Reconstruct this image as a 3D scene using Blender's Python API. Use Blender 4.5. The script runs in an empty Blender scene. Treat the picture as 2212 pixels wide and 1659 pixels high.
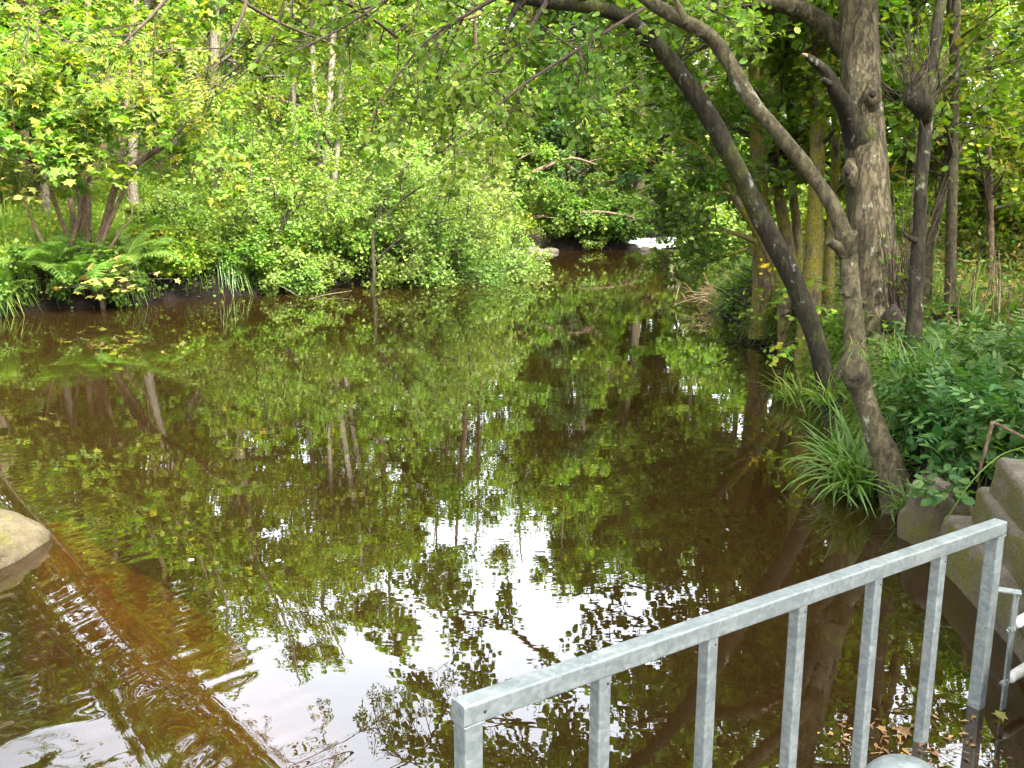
import bpy, math
import numpy as np

R = math.radians
scene = bpy.context.scene
COL = scene.collection

# ------------------------------------------------------------------ camera, sky, sun, exposure
CAM_H, PITCH = 2.0, R(12.0)
cam_data = bpy.data.cameras.new('camera')
cam_data.sensor_width = 36.0
cam_data.lens = 33.0
cam_data.clip_start = 0.05
cam_data.clip_end = 1000.0
cam = bpy.data.objects.new('camera', cam_data)
COL.objects.link(cam)
cam.location = (0, 0, CAM_H)
cam.rotation_euler = (R(90) - PITCH, 0, 0)
scene.camera = cam

SUN_EL, SUN_AZ = R(50), R(142)          # azimuth measured from +Y, negative is to the left
world = bpy.data.worlds.new('World')
scene.world = world
world.use_nodes = True
wn, wl = world.node_tree.nodes, world.node_tree.links
for n in list(wn):
    wn.remove(n)
w_out = wn.new('ShaderNodeOutputWorld')
w_bg = wn.new('ShaderNodeBackground')
w_sky = wn.new('ShaderNodeTexSky')
w_sky.sky_type = 'NISHITA'
w_sky.sun_disc = False
w_sky.sun_elevation = SUN_EL
w_sky.sun_rotation = SUN_AZ
w_sky.air_density = 1.0
w_sky.dust_density = 4.0
w_sky.ozone_density = 0.6
w_hsv = wn.new('ShaderNodeHueSaturation')   # a bright veil of cloud: the blue almost gone
w_hsv.inputs['Saturation'].default_value = 0.25
w_hsv.inputs['Value'].default_value = 4.5
wl.new(w_sky.outputs[0], w_hsv.inputs['Color'])
wl.new(w_hsv.outputs[0], w_bg.inputs['Color'])
w_bg.inputs['Strength'].default_value = 0.15
wl.new(w_bg.outputs[0], w_out.inputs['Surface'])

sun_data = bpy.data.lights.new('sun', 'SUN')
sun_data.energy = 5.0
sun_data.angle = R(6.0)
sun_data.color = (1.0, 0.97, 0.90)
sun = bpy.data.objects.new('sun', sun_data)
COL.objects.link(sun)
sun.rotation_euler = (R(90) - SUN_EL, 0, -SUN_AZ + R(180))
scene.view_settings.view_transform = 'Standard'
scene.view_settings.look = 'None'
scene.view_settings.exposure = 1.8
scene.view_settings.gamma = 1.0
cy = scene.cycles
cy.max_bounces = 7
cy.diffuse_bounces = 3
cy.glossy_bounces = 3
cy.transmission_bounces = 4
cy.transparent_max_bounces = 8
cy.caustics_reflective = False
cy.caustics_refractive = False
cy.use_denoising = True
cy.sample_clamp_indirect = 8.0

# ------------------------------------------------------------------ helpers
FOC, CX, CY = 2028.0, 1106.0, 829.5
SP, CP = math.sin(PITCH), math.cos(PITCH)


def at(px, py, t):
    """world point seen at a point of the photograph, t metres along the view axis"""
    dx, dy = (px - CX) / FOC, (CY - py) / FOC
    return np.array((dx * t, t * (CP + dy * SP), CAM_H + t * (dy * CP - SP)))


def water_at(px, py, z=0.0):
    dy = (CY - py) / FOC
    return at(px, py, (CAM_H - z) / (SP - dy * CP))


def nrm(v):
    return v / (np.linalg.norm(v, axis=-1, keepdims=True) + 1e-9)


def smooth(a, b, x):
    t = np.clip((x - a) / (b - a), 0, 1)
    return t * t * (3 - 2 * t)


def _h(ix, iy, iz, seed):
    n = (ix * 374761393 + iy * 668265263 + iz * 2147483647 + seed * 974711) & 0x7fffffff
    n = ((n ^ (n >> 13)) * 1274126177) & 0x7fffffff
    return ((n ^ (n >> 16)) & 0xffff) / 65535.0


def vnoise(p, seed=0):
    p = np.asarray(p, float)
    if p.shape[-1] == 2:
        p = np.concatenate([p, np.zeros(p.shape[:-1] + (1,))], -1)
    i = np.floor(p).astype(np.int64)
    f = p - i
    f = f * f * (3 - 2 * f)
    out = 0
    for dx in (0, 1):
        for dy in (0, 1):
            for dz in (0, 1):
                w = (f[..., 0] if dx else 1 - f[..., 0]) * (f[..., 1] if dy else 1 - f[..., 1]) * (f[..., 2] if dz else 1 - f[..., 2])
                out = out + w * _h(i[..., 0] + dx, i[..., 1] + dy, i[..., 2] + dz, seed)
    return out * 2 - 1


def fbm(p, oct=4, seed=0):
    p = np.asarray(p, float)
    a, s, o = 0.5, 0.0, 1.0
    for k in range(oct):
        s = s + a * vnoise(p * o + 17.3 * k, seed + k)
        a *= 0.5
        o *= 2.03
    return s


class Geo:
    """collects vertices and faces, then links them as ONE mesh object"""
    def __init__(self):
        self.v, self.f, self.n = [], [], 0

    def add(self, verts, faces, mat=0):
        verts = np.asarray(verts, float).reshape(-1, 3)
        faces = np.asarray(faces, np.int64)
        self.v.append(verts)
        self.f.append((faces + self.n, mat))
        self.n += len(verts)
        return self

    def addmany(self, verts, facelist, mat=0):
        base = self.n
        self.v.append(np.asarray(verts, float).reshape(-1, 3))
        self.n += len(self.v[-1])
        for fc in facelist:
            self.f.append((np.asarray(fc, np.int64) + base, mat))
        return self

    def mesh(self, name, mats, base=(0, 0, 0), smooth_=False):
        me = bpy.data.meshes.new(name)
        if self.n == 0:
            return me
        v = np.concatenate(self.v) - np.asarray(base, float)
        me.vertices.add(len(v))
        me.vertices.foreach_set('co', v.astype(np.float32).ravel())
        loops = np.concatenate([f.ravel() for f, m in self.f])
        tot = np.concatenate([np.full(len(f), f.shape[1]) for f, m in self.f])
        mi = np.concatenate([np.full(len(f), m) for f, m in self.f])
        me.loops.add(len(loops))
        me.loops.foreach_set('vertex_index', loops.astype(np.int32))
        me.polygons.add(len(tot))
        start = np.concatenate([[0], np.cumsum(tot)[:-1]])
        me.polygons.foreach_set('loop_start', start.astype(np.int32))
        me.polygons.foreach_set('material_index', mi.astype(np.int32))
        me.polygons.foreach_set('use_smooth', np.full(len(tot), smooth_))
        for m in mats:
            me.materials.append(m)
        me.update(calc_edges=True)
        return me

    def build(self, name, mats, parent=None, base=None, smooth_=False):
        if not isinstance(mats, (list, tuple)):
            mats = [mats]
        if base is None:
            base = parent.location if parent is not None else (0, 0, 0)
            if parent is not None and parent.parent is not None:
                base = parent.parent.location
        me = self.mesh(name, mats, base, smooth_)
        o = bpy.data.objects.new(name, me)
        COL.objects.link(o)
        if parent is not None:
            o.parent = parent
        else:
            o.location = base
        return o


def tag(o, label=None, cat=None, group=None, kind=None):
    if label:
        o['label'] = label
    if cat:
        o['category'] = cat
    if group:
        o['group'] = group
    if kind:
        o['kind'] = kind
    return o


def thing(name, label, cat, loc=(0, 0, 0), group=None):
    o = bpy.data.objects.new(name, None)
    o.empty_display_size = 0.2
    COL.objects.link(o)
    o.location = tuple(float(c) for c in loc)
    return tag(o, label, cat, group)


def dup(root, loc, rz=0.0, s=1.0, label=None, group=None, sz=None):
    r = root.copy()
    COL.objects.link(r)
    r.location = tuple(float(c) for c in loc)
    r.rotation_euler = (0, 0, rz)
    r.scale = (s, s, sz if sz else s)
    if label:
        r['label'] = label
    if group:
        r['group'] = group
    for ch in list(root.children):
        c = ch.copy()
        COL.objects.link(c)
        c.parent = r
        for g in list(ch.children):
            d = g.copy()
            COL.objects.link(d)
            d.parent = c
    return r


# ---- polylines, tubes, growth
def spline(pts, n):
    """Catmull-Rom through rows of pts (any number of columns)"""
    p = np.asarray(pts, float)
    p = np.vstack([2 * p[0] - p[1], p, 2 * p[-1] - p[-2]])
    m = len(p) - 3
    u = np.linspace(0, m - 1e-6, n)
    i = u.astype(int)
    f = (u - i)[:, None]
    a, b, c, d = p[i], p[i + 1], p[i + 2], p[i + 3]
    return 0.5 * (2 * b + (c - a) * f + (2 * a - 5 * b + 4 * c - d) * f ** 2 + (3 * b - a - 3 * c + d) * f ** 3)


def tubes(P, Rd, S):
    P = np.asarray(P, float)
    N, K, _ = P.shape
    T = np.gradient(P, axis=1)
    T = nrm(T)
    main = nrm(P[:, -1] - P[:, 0])
    ref = np.where(np.abs(main[:, 2:3]) < 0.8, np.array([[0, 0, 1.0]]), np.array([[1.0, 0, 0]]))
    A = nrm(np.cross(T, ref[:, None, :]))
    B = np.cross(T, A)
    ang = np.linspace(0, 2 * np.pi, S, endpoint=False)
    V = P[:, :, None, :] + Rd[:, :, None, None] * (A[:, :, None, :] * np.cos(ang)[None, None, :, None] + B[:, :, None, :] * np.sin(ang)[None, None, :, None])
    n, k, s = np.meshgrid(np.arange(N), np.arange(K - 1), np.arange(S), indexing='ij')
    b = n * K * S
    s2 = (s + 1) % S
    F = np.stack([b + k * S + s, b + k * S + s2, b + (k + 1) * S + s2, b + (k + 1) * S + s], -1).reshape(-1, 4)
    return V.reshape(-1, 3), F


def big_tube(g, pts, radii, n=70, S=22, rough=0.10, freq=6.0, seed=1, mat=0, ridge=0.0, flare=None, cap=True):
    """a trunk: spline, lumpy radius, vertical ridges, closed ends"""
    d = spline(np.column_stack([np.asarray(pts, float), np.asarray(radii, float)]), n)
    P, r = d[:, :3], np.maximum(d[:, 3], 0.002)
    V, F = tubes(P[None], r[None], S)
    V = V.reshape(n, S, 3)
    C = P[:, None, :]
    D = V - C
    nz = fbm(V * freq * np.array([1, 1, 0.35]), 4, seed)
    k = 1 + rough * 2 * nz
    if ridge:
        k = k + ridge * vnoise(V * np.array([1, 1, 0.12]) * freq * 5, seed + 9)
    if flare is not None:                       # buttress roots near the base
        ang = np.linspace(0, 2 * np.pi, S, endpoint=False)
        u = np.linspace(0, 1, n)[:, None]
        k = k + flare * np.exp(-u * 14) * (0.5 + 0.5 * np.sin(ang[None] * 4 + seed))
    V = C + D * k[..., None]
    V = V.reshape(-1, 3)
    g.add(V, F, mat)
    if cap:
        g.add(V[:S], np.arange(S)[None, ::-1], mat)
        g.add(V[-S:], np.arange(S)[None], mat)
    return P, r


def interp(P, t):
    N, K, _ = P.shape
    u = np.clip(t, 0, 0.9999) * (K - 1)
    i = u.astype(int)
    f = (u - i)[:, None]
    n = np.arange(N)
    a, b = P[n, i], P[n, i + 1]
    return a * (1 - f) + b * f, nrm(b - a), i


def kids(rng, P, Rd, m, t0, t1, L, ang, K=5, up=0.0, grav=0.0, wob=0.12, flat=0.0, rs=0.55, taper=0.6, bias=None):
    N = len(P)
    idx = np.repeat(np.arange(N), m)
    t = rng.uniform(t0, t1, N * m)
    pos, tan, i = interp(P[idx], t)
    r = Rd[idx, i]
    rnd = rng.normal(size=(N * m, 3))
    rnd[:, 2] *= (1 - flat)
    perp = nrm(rnd - tan * np.sum(rnd * tan, 1, keepdims=True))
    a = ang * rng.uniform(0.7, 1.3, N * m)[:, None]
    d = tan * np.cos(a) + perp * np.sin(a) + np.array([0, 0, up])
    if bias is not None:
        d = d + np.asarray(bias)
    d = nrm(d)
    ln = L * rng.uniform(0.55, 1.2, N * m) * (1 - taper * (t - t0) / (t1 - t0 + 1e-6))
    C = np.zeros((N * m, K, 3))
    C[:, 0] = pos
    for k in range(1, K):
        d = nrm(d + wob * rng.normal(size=d.shape) + np.array([0, 0, grav]))
        C[:, k] = C[:, k - 1] + d * (ln / (K - 1))[:, None]
    r0 = r * rs
    CR = r0[:, None] * np.linspace(1, 0.3, K)[None]
    return C, CR


# ---- leaves
TM_RHOMB = (np.array([(0, 0, 0), (.42, .34, .07), (1, 0, -.06), (.42, -.34, .07)]), [np.array([[0, 1, 2], [0, 2, 3]])])
TM_LONG = (np.array([(0, 0, 0), (.4, .2, .05), (1, 0, -.12), (.4, -.2, .05)]), [np.array([[0, 1, 2], [0, 2, 3]])])
TM_ROUND = (np.array([(0, 0, 0), (.25, .36, .05), (.7, .38, .05), (1, .04, -.03), (.7, -.38, .05), (.25, -.36, .05)]),
            [np.array([[0, 1, 2, 3], [0, 3, 4, 5]])])
TM_POINT = (np.array([(0, 0, 0), (.12, .26, .05), (.36, .34, .06), (.66, .22, .03), (1.02, 0, -.12), (.66, -.22, .03), (.36, -.34, .06), (.12, -.26, .05)]),
            [np.array([[0, 1, 2, 3], [0, 3, 4, 5], [0, 5, 6, 7]])])
TM_SYC = (np.array([(0, 0, 0), (.02, .28, .03), (-.1, .5, -.03), (.26, .34, .03), (.5, .56, -.05), (.6, .22, .04), (1.02, 0, -.08),
                    (.6, -.22, .04), (.5, -.56, -.05), (.26, -.34, .03), (-.1, -.5, -.03), (.02, -.28, .03)]),
          [np.array([[0, 1, 2, 3], [0, 3, 4, 5], [0, 5, 6, 7], [0, 7, 8, 9], [0, 9, 10, 11]])])


def _pinnate(k=4):
    vs, fs, n = [], [], 0
    for i in range(k):
        u = 0.22 + 0.62 * i / (k - 1)
        for s in (-1, 1):
            b = np.array([u, s * 0.01, 0])
            ax = np.array([0.45, s * 0.9, -0.12])
            ax = ax / np.linalg.norm(ax)
            sd = np.array([ax[1], -ax[0], 0]) * s
            L = 0.30 * (1 - 0.25 * abs(i / (k - 1) - 0.45))
            vs += [b, b + ax * L * .45 + sd * L * .17, b + ax * L, b + ax * L * .45 - sd * L * .17]
            fs.append([n, n + 1, n + 2, n + 3])
            n += 4
    b = np.array([0.84, 0, 0])
    vs += [b, b + np.array([.13, .06, 0]), b + np.array([.3, 0, -.04]), b + np.array([.13, -.06, 0])]
    fs.append([n, n + 1, n + 2, n + 3])
    n += 4
    vs += [np.array([0, .006, 0]), np.array([.85, .003, -.01]), np.array([.85, -.003, -.01]), np.array([0, -.006, 0])]
    fs.append([n, n + 1, n + 2, n + 3])
    return np.array(vs), [np.array(fs)]


TM_PINN = _pinnate()


def place_leaves(g, tmpl, pos, axis, normal, size, mat=1, width=1.0):
    tv, tf = tmpl
    N, M = len(pos), len(tv)
    axis = nrm(axis)
    B = nrm(np.cross(normal, axis))
    Nn = np.cross(axis, B)
    sz = np.broadcast_to(size, (N,))[:, None, None]
    V = pos[:, None] + sz * (tv[None, :, 0:1] * axis[:, None] + width * tv[None, :, 1:2] * B[:, None] + tv[None, :, 2:3] * Nn[:, None])
    off = (np.arange(N) * M)[:, None, None]
    g.addmany(V.reshape(-1, 3), [(f[None] + off).reshape(-1, f.shape[1]) for f in tf], mat)


def leaves(rng, g, P, n, size, spread=0.05, tmpl=TM_RHOMB, tilt=0.55, droop=0.25, t0=0.15, mat=1, width=1.0):
    N = len(P)
    idx = np.repeat(np.arange(N), n)
    t = rng.uniform(t0, 1.0, N * n)
    pos, tan, _ = interp(P[idx], t)
    pos = pos + rng.normal(size=pos.shape) * spread
    ax = tan * 0.5 + rng.normal(size=pos.shape) * np.array([.7, .7, .35]) + np.array([0, 0, -droop])
    nm = np.array([0, 0, 1.0]) + rng.normal(size=pos.shape) * tilt
    place_leaves(g, tmpl, pos, ax, nm, size * rng.uniform(0.6, 1.25, N * n), mat, width)


def blades(rng, g, roots, H, W, lean=0.5, mat=0, dirs=None, curl=0.5, K=4):
    """grass blades: narrow tapering ribbons that arch over"""
    N = len(roots)
    a = rng.uniform(0, 2 * np.pi, N)
    d = np.stack([np.cos(a), np.sin(a), np.zeros(N)], 1)
    if dirs is not None:
        d = nrm(d * 0.6 + np.asarray(dirs))
    H = np.broadcast_to(H, (N,)) * rng.uniform(0.6, 1.2, N)
    ln = lean * rng.uniform(0.3, 1.4, N)
    u = np.linspace(0, 1, K)
    side = np.stack([-d[:, 1], d[:, 0], np.zeros(N)], 1)
    th = ln[:, None] * (0.35 + curl * 3 * u[None])          # angle from vertical grows along the blade
    th = np.minimum(th, 2.6)
    ds = (H / (K - 1))[:, None]
    hx = np.concatenate([np.zeros((N, 1)), np.cumsum(np.sin(th[:, :-1]) * ds, 1)], 1)
    hz = np.concatenate([np.zeros((N, 1)), np.cumsum(np.cos(th[:, :-1]) * ds, 1)], 1)
    C = roots[:, None] + d[:, None] * hx[..., None] + np.array([0, 0, 1.0]) * hz[..., None]
    w = np.broadcast_to(W, (N,))[:, None] * (1 - u ** 2)[None] * 0.5
    w[:, -1] = 0.0004
    Lf = C + side[:, None] * w[..., None]
    Rt = C - side[:, None] * w[..., None]
    V = np.stack([Lf, Rt], 2).reshape(N, K * 2, 3)
    f = np.array([[2 * k, 2 * k + 1, 2 * k + 3, 2 * k + 2] for k in range(K - 1)])
    F = (f[None] + (np.arange(N) * K * 2)[:, None, None]).reshape(-1, 4)
    g.add(V.reshape(-1, 3), F, mat)


# ------------------------------------------------------------------ materials
def new_mat(name):
    m = bpy.data.materials.new(name)
    m.use_nodes = True
    nt = m.node_tree
    for n in list(nt.nodes):
        nt.nodes.remove(n)
    out = nt.nodes.new('ShaderNodeOutputMaterial')
    return m, nt.nodes, nt.links, out


def node(ns, typ, **kw):
    n = ns.new(typ)
    for k, v in kw.items():
        if k in n.inputs:
            n.inputs[k].default_value = v
        else:
            setattr(n, k, v)
    return n


def ramp(ns, ln, fac, stops):
    r = ns.new('ShaderNodeValToRGB')
    while len(r.color_ramp.elements) > 1:
        r.color_ramp.elements.remove(r.color_ramp.elements[-1])
    for i, (p, c) in enumerate(stops):
        e = r.color_ramp.elements[0] if i == 0 else r.color_ramp.elements.new(p)
        e.position = p
        e.color = (*c, 1) if len(c) == 3 else c
    ln.new(fac, r.inputs['Fac'])
    return r.outputs['Color']


def coords(ns, ln, scale=(1, 1, 1), kind='Object'):
    tc = ns.new('ShaderNodeTexCoord')
    mp = ns.new('ShaderNodeMapping')
    mp.inputs['Scale'].default_value = scale
    ln.new(tc.outputs[kind], mp.inputs['Vector'])
    return mp.outputs['Vector']


def mixc(ns, ln, fac, a, b, mode='MIX'):
    m = ns.new('ShaderNodeMix')
    m.data_type = 'RGBA'
    m.blend_type = mode
    for sock, val in ((m.inputs[0], fac), (m.inputs[6], a), (m.inputs[7], b)):
        if isinstance(val, (int, float)):
            sock.default_value = val
        elif isinstance(val, tuple):
            sock.default_value = (*val, 1)
        else:
            ln.new(val, sock)
    return m.outputs[2]


def leaf_mat(name, stops, trans=(1.25, 1.55, 0.5), tmix=0.45, rough=0.55, spec=0.25):
    """each leaf takes its own hue; light also passes through it"""
    m, ns, ln, out = new_mat(name)
    geo = ns.new('ShaderNodeNewGeometry')
    c = ramp(ns, ln, geo.outputs['Random Per Island'], stops)
    tcx = ns.new('ShaderNodeTexCoord')
    nz = node(ns, 'ShaderNodeTexNoise', Scale=0.9, Detail=2.0)
    ln.new(tcx.outputs['Object'], nz.inputs['Vector'])
    hs = ns.new('ShaderNodeHueSaturation')
    mr = node(ns, 'ShaderNodeMapRange')
    mr.inputs['From Min'].default_value = 0.3
    mr.inputs['From Max'].default_value = 0.7
    mr.inputs['To Min'].default_value = 0.468
    mr.inputs['To Max'].default_value = 0.524
    ln.new(nz.outputs['Fac'], mr.inputs['Value'])
    ln.new(mr.outputs[0], hs.inputs['Hue'])
    nz2 = node(ns, 'ShaderNodeTexNoise', Scale=1.7, Detail=2.0)
    ln.new(tcx.outputs['Object'], nz2.inputs['Vector'])
    mv = node(ns, 'ShaderNodeMapRange')
    mv.inputs['From Min'].default_value = 0.32
    mv.inputs['From Max'].default_value = 0.68
    mv.inputs['To Min'].default_value = 0.72
    mv.inputs['To Max'].default_value = 1.22
    ln.new(nz2.outputs['Fac'], mv.inputs['Value'])
    ln.new(mv.outputs[0], hs.inputs['Value'])
    ln.new(c, hs.inputs['Color'])
    col = hs.outputs['Color']
    p = node(ns, 'ShaderNodeBsdfPrincipled', Roughness=rough)
    p.inputs['Specular IOR Level'].default_value = spec
    ln.new(col, p.inputs['Base Color'])
    t = ns.new('ShaderNodeBsdfTranslucent')
    tc = mixc(ns, ln, 1.0, col, trans, 'MULTIPLY')
    ln.new(tc, t.inputs['Color'])
    mx = ns.new('ShaderNodeMixShader')
    mx.inputs[0].default_value = tmix
    ln.new(p.outputs[0], mx.inputs[1])
    ln.new(t.outputs[0], mx.inputs[2])
    ln.new(mx.outputs[0], out.inputs['Surface'])
    return m


def bark_mat(name, dark, light, scale=1.0, moss=0.3, lichen=0.3, mosscol=(.09, .085, .018), bump=0.6, stretch=0.3, bands=0.0):
    m, ns, ln, out = new_mat(name)
    v = coords(ns, ln, (scale, scale, scale * stretch))
    vi = coords(ns, ln, (scale, scale, scale * 0.7))
    n1 = node(ns, 'ShaderNodeTexNoise', Scale=24.0, Detail=10.0, Roughness=0.72)
    ln.new(v, n1.inputs['Vector'])
    vor = node(ns, 'ShaderNodeTexVoronoi', Scale=22.0, feature='DISTANCE_TO_EDGE')
    wv = mixc(ns, ln, 0.12, v, n1.outputs['Color'])
    ln.new(wv, vor.inputs['Vector'])
    crack = ramp(ns, ln, vor.outputs['Distance'], [(0.0, (0.35, 0.35, 0.35)), (0.10, (1, 1, 1))])
    c = ramp(ns, ln, n1.outputs['Fac'], [(0.36, dark), (0.62, light)])
    c = mixc(ns, ln, 0.75, c, crack, 'MULTIPLY')
    n2 = node(ns, 'ShaderNodeTexNoise', Scale=2.3, Detail=5.0, Roughness=0.6)
    ln.new(vi, n2.inputs['Vector'])
    c = mixc(ns, ln, 0.55, c, ramp(ns, ln, n2.outputs['Fac'], [(.3, (.55, .5, .45)), (.7, (1.25, 1.2, 1.1))]), 'MULTIPLY')
    # lichen: pale ragged patches
    n3 = node(ns, 'ShaderNodeTexNoise', Scale=9.0, Detail=6.0, Roughness=0.7)
    ln.new(vi, n3.inputs['Vector'])
    lf = ramp(ns, ln, n3.outputs['Fac'], [(0.60, (0, 0, 0)), (0.66, (lichen, lichen, lichen))])
    c = mixc(ns, ln, lf, c, (.36, .36, .29))
    # moss: velvety patches
    n4 = node(ns, 'ShaderNodeTexNoise', Scale=3.1, Detail=7.0, Roughness=0.7)
    ln.new(vi, n4.inputs['Vector'])
    a = 0.72 - 0.4 * moss
    mf = ramp(ns, ln, n4.outputs['Fac'], [(a, (0, 0, 0)), (a + 0.12, (min(1, .5 + moss),) * 3)])
    n5 = node(ns, 'ShaderNodeTexNoise', Scale=60.0, Detail=3.0)
    ln.new(vi, n5.inputs['Vector'])
    mc = ramp(ns, ln, n5.outputs['Fac'], [(.3, tuple(x * .5 for x in mosscol)), (.7, tuple(x * 1.5 for x in mosscol))])
    c = mixc(ns, ln, mf, c, mc)
    p = node(ns, 'ShaderNodeBsdfPrincipled', Roughness=0.85)
    p.inputs['Specular IOR Level'].default_value = 0.2
    ln.new(c, p.inputs['Base Color'])
    bmix = mixc(ns, ln, 0.5, n1.outputs['Color'], crack, 'MULTIPLY')
    bp = node(ns, 'ShaderNodeBump', Strength=bump, Distance=0.045)
    ln.new(bmix, bp.inputs['Height'])
    ln.new(bp.outputs[0], p.inputs['Normal'])
    ln.new(p.outputs[0], out.inputs['Surface'])
    return m


def noise_mat(name, stops, scale=8.0, rough=0.8, bump=0.3, dist=0.02, metallic=0.0, stretch=(1, 1, 1), spec=0.3, detail=8.0):
    m, ns, ln, out = new_mat(name)
    v = coords(ns, ln, stretch)
    n1 = node(ns, 'ShaderNodeTexNoise', Scale=scale, Detail=detail, Roughness=0.65)
    ln.new(v, n1.inputs['Vector'])
    c = ramp(ns, ln, n1.outputs['Fac'], stops)
    p = node(ns, 'ShaderNodeBsdfPrincipled', Roughness=rough, Metallic=metallic)
    p.inputs['Specular IOR Level'].default_value = spec
    ln.new(c, p.inputs['Base Color'])
    if bump:
        n2 = node(ns, 'ShaderNodeTexNoise', Scale=scale * 4, Detail=6.0)
        ln.new(v, n2.inputs['Vector'])
        b = node(ns, 'ShaderNodeBump', Strength=bump, Distance=dist)
        ln.new(n2.outputs['Fac'], b.inputs['Height'])
        ln.new(b.outputs[0], p.inputs['Normal'])
    ln.new(p.outputs[0], out.inputs['Surface'])
    return m


M = {}
M['lime'] = leaf_mat('lime_leaf', [(0, (0.078, 0.136, 0.011)), (.55, (0.121, 0.188, 0.015)), (.85, (0.183, 0.218, 0.015)), (1, (0.292, 0.249, 0.023))])
M['syc'] = leaf_mat('sycamore_leaf', [(0, (0.063, 0.125, 0.015)), (.5, (0.106, 0.181, 0.021)), (.86, (0.178, 0.229, 0.023)), (.96, (0.316, 0.302, 0.037)), (1, (0.359, 0.280, 0.056))])
M['yellow'] = leaf_mat('yellowing_leaf', [(0, (.20, .21, .04)), (.6, (.31, .28, .075)), (1, (.30, .18, .06))])
M['alder'] = leaf_mat('alder_leaf', [(0, (0.075, 0.136, 0.015)), (.6, (0.112, 0.181, 0.024)), (1, (0.186, 0.240, 0.031))])
M['willow'] = leaf_mat('willow_leaf', [(0, (0.099, 0.156, 0.028)), (.6, (0.140, 0.208, 0.039)), (1, (0.209, 0.260, 0.054))])
M['mid'] = leaf_mat('mid_green_leaf', [(0, (0.047, 0.094, 0.012)), (.6, (0.076, 0.136, 0.015)), (1, (0.131, 0.176, 0.020))])
M['deep'] = leaf_mat('deep_green_leaf', [(0, (.025, .06, .014)), (.6, (.042, .09, .022)), (1, (.07, .12, .026))], tmix=.35)
M['herb'] = leaf_mat('bramble_leaf', [(0, (.025, .066, .014)), (.6, (.046, .10, .022)), (1, (.088, .14, .03))], tmix=.3)
M['fern'] = leaf_mat('fern_frond', [(0, (0.065, 0.133, 0.017)), (.7, (0.091, 0.175, 0.026)), (1, (0.123, 0.196, 0.034))], tmix=.4)
M['grass'] = leaf_mat('grass_blade', [(0, (0.072, 0.136, 0.014)), (.6, (0.106, 0.176, 0.019)), (.92, (0.152, 0.198, 0.028)), (1, (0.293, 0.229, 0.062))], tmix=.4)
M['sedge'] = leaf_mat('woodrush_blade', [(0, (0.049, 0.120, 0.013)), (.7, (0.086, 0.170, 0.020)), (.94, (0.140, 0.200, 0.028)), (1, (0.302, 0.230, 0.063))], tmix=.35, spec=.4, rough=.42)
M['straw'] = leaf_mat('dry_stalk', [(0, (.20, .12, .05)), (.6, (.34, .24, .11)), (1, (.46, .36, .19))], trans=(1, .9, .6), tmix=.15)
M['litter'] = leaf_mat('dead_leaf', [(0, (.06, .03, .012)), (.6, (.13, .07, .028)), (1, (.26, .16, .06))], trans=(1, .8, .5), tmix=.1)
M['bracken'] = leaf_mat('bracken_leaf', [(0, (.07, .12, .02)), (.4, (.12, .15, .03)), (.7, (.22, .16, .05)), (1, (.28, .15, .05))], tmix=.35)
M['flower'] = leaf_mat('yellow_petal', [(0, (.6, .42, .02)), (1, (.75, .55, .03))], tmix=.3)
M['bark_dark'] = bark_mat('dark_mossy_bark', (.0085, .007, .004), (.038, .032, .017), 1.0, .55, .5, (.045, .048, .009), bump=.8)
M['bark_pale'] = bark_mat('pale_grey_brown_bark', (.021, .018, .009), (.110, .094, .050), 1.0, .42, .5, (.07, .07, .014), bump=.6, stretch=.5)
M['bark_big'] = bark_mat('rugged_bark', (.038, .031, .018), (.138, .116, .066), .8, .26, .5, (.06, .065, .02), bump=1.0, stretch=.28)
M['bark_moss'] = bark_mat('yellow_mossy_bark', (.06, .045, .025), (.24, .19, .12), 1.0, .75, .4, (.17, .145, .02), bump=.5)
M['bark_grey'] = bark_mat('smooth_grey_bark', (.05, .042, .03), (.155, .135, .098), 1.2, .12, .4, (.10, .11, .03), bump=.3, stretch=.7)
M['bark_thin'] = bark_mat('brown_coppice_bark', (.055, .036, .022), (.17, .12, .075), 1.5, .15, .25, (.07, .07, .02), bump=.5)
M['twig'] = noise_mat('twig_bark', [(.3, (.018, .012, .007)), (.7, (.06, .04, .024))], 14, .85, .2)
M['root'] = noise_mat('earthy_root', [(.3, (.010, .006, .004)), (.7, (.05, .03, .018))], 16, .9, .9, .05)
M['cut'] = noise_mat('broken_wood', [(.3, (.14, .08, .035)), (.7, (.32, .20, .10))], 18, .85, .4, stretch=(1, 1, .2))
M['hollow'] = noise_mat('rotten_hollow', [(.3, (.006, .004, .003)), (.7, (.025, .016, .010))], 20, .95, .3)


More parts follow.
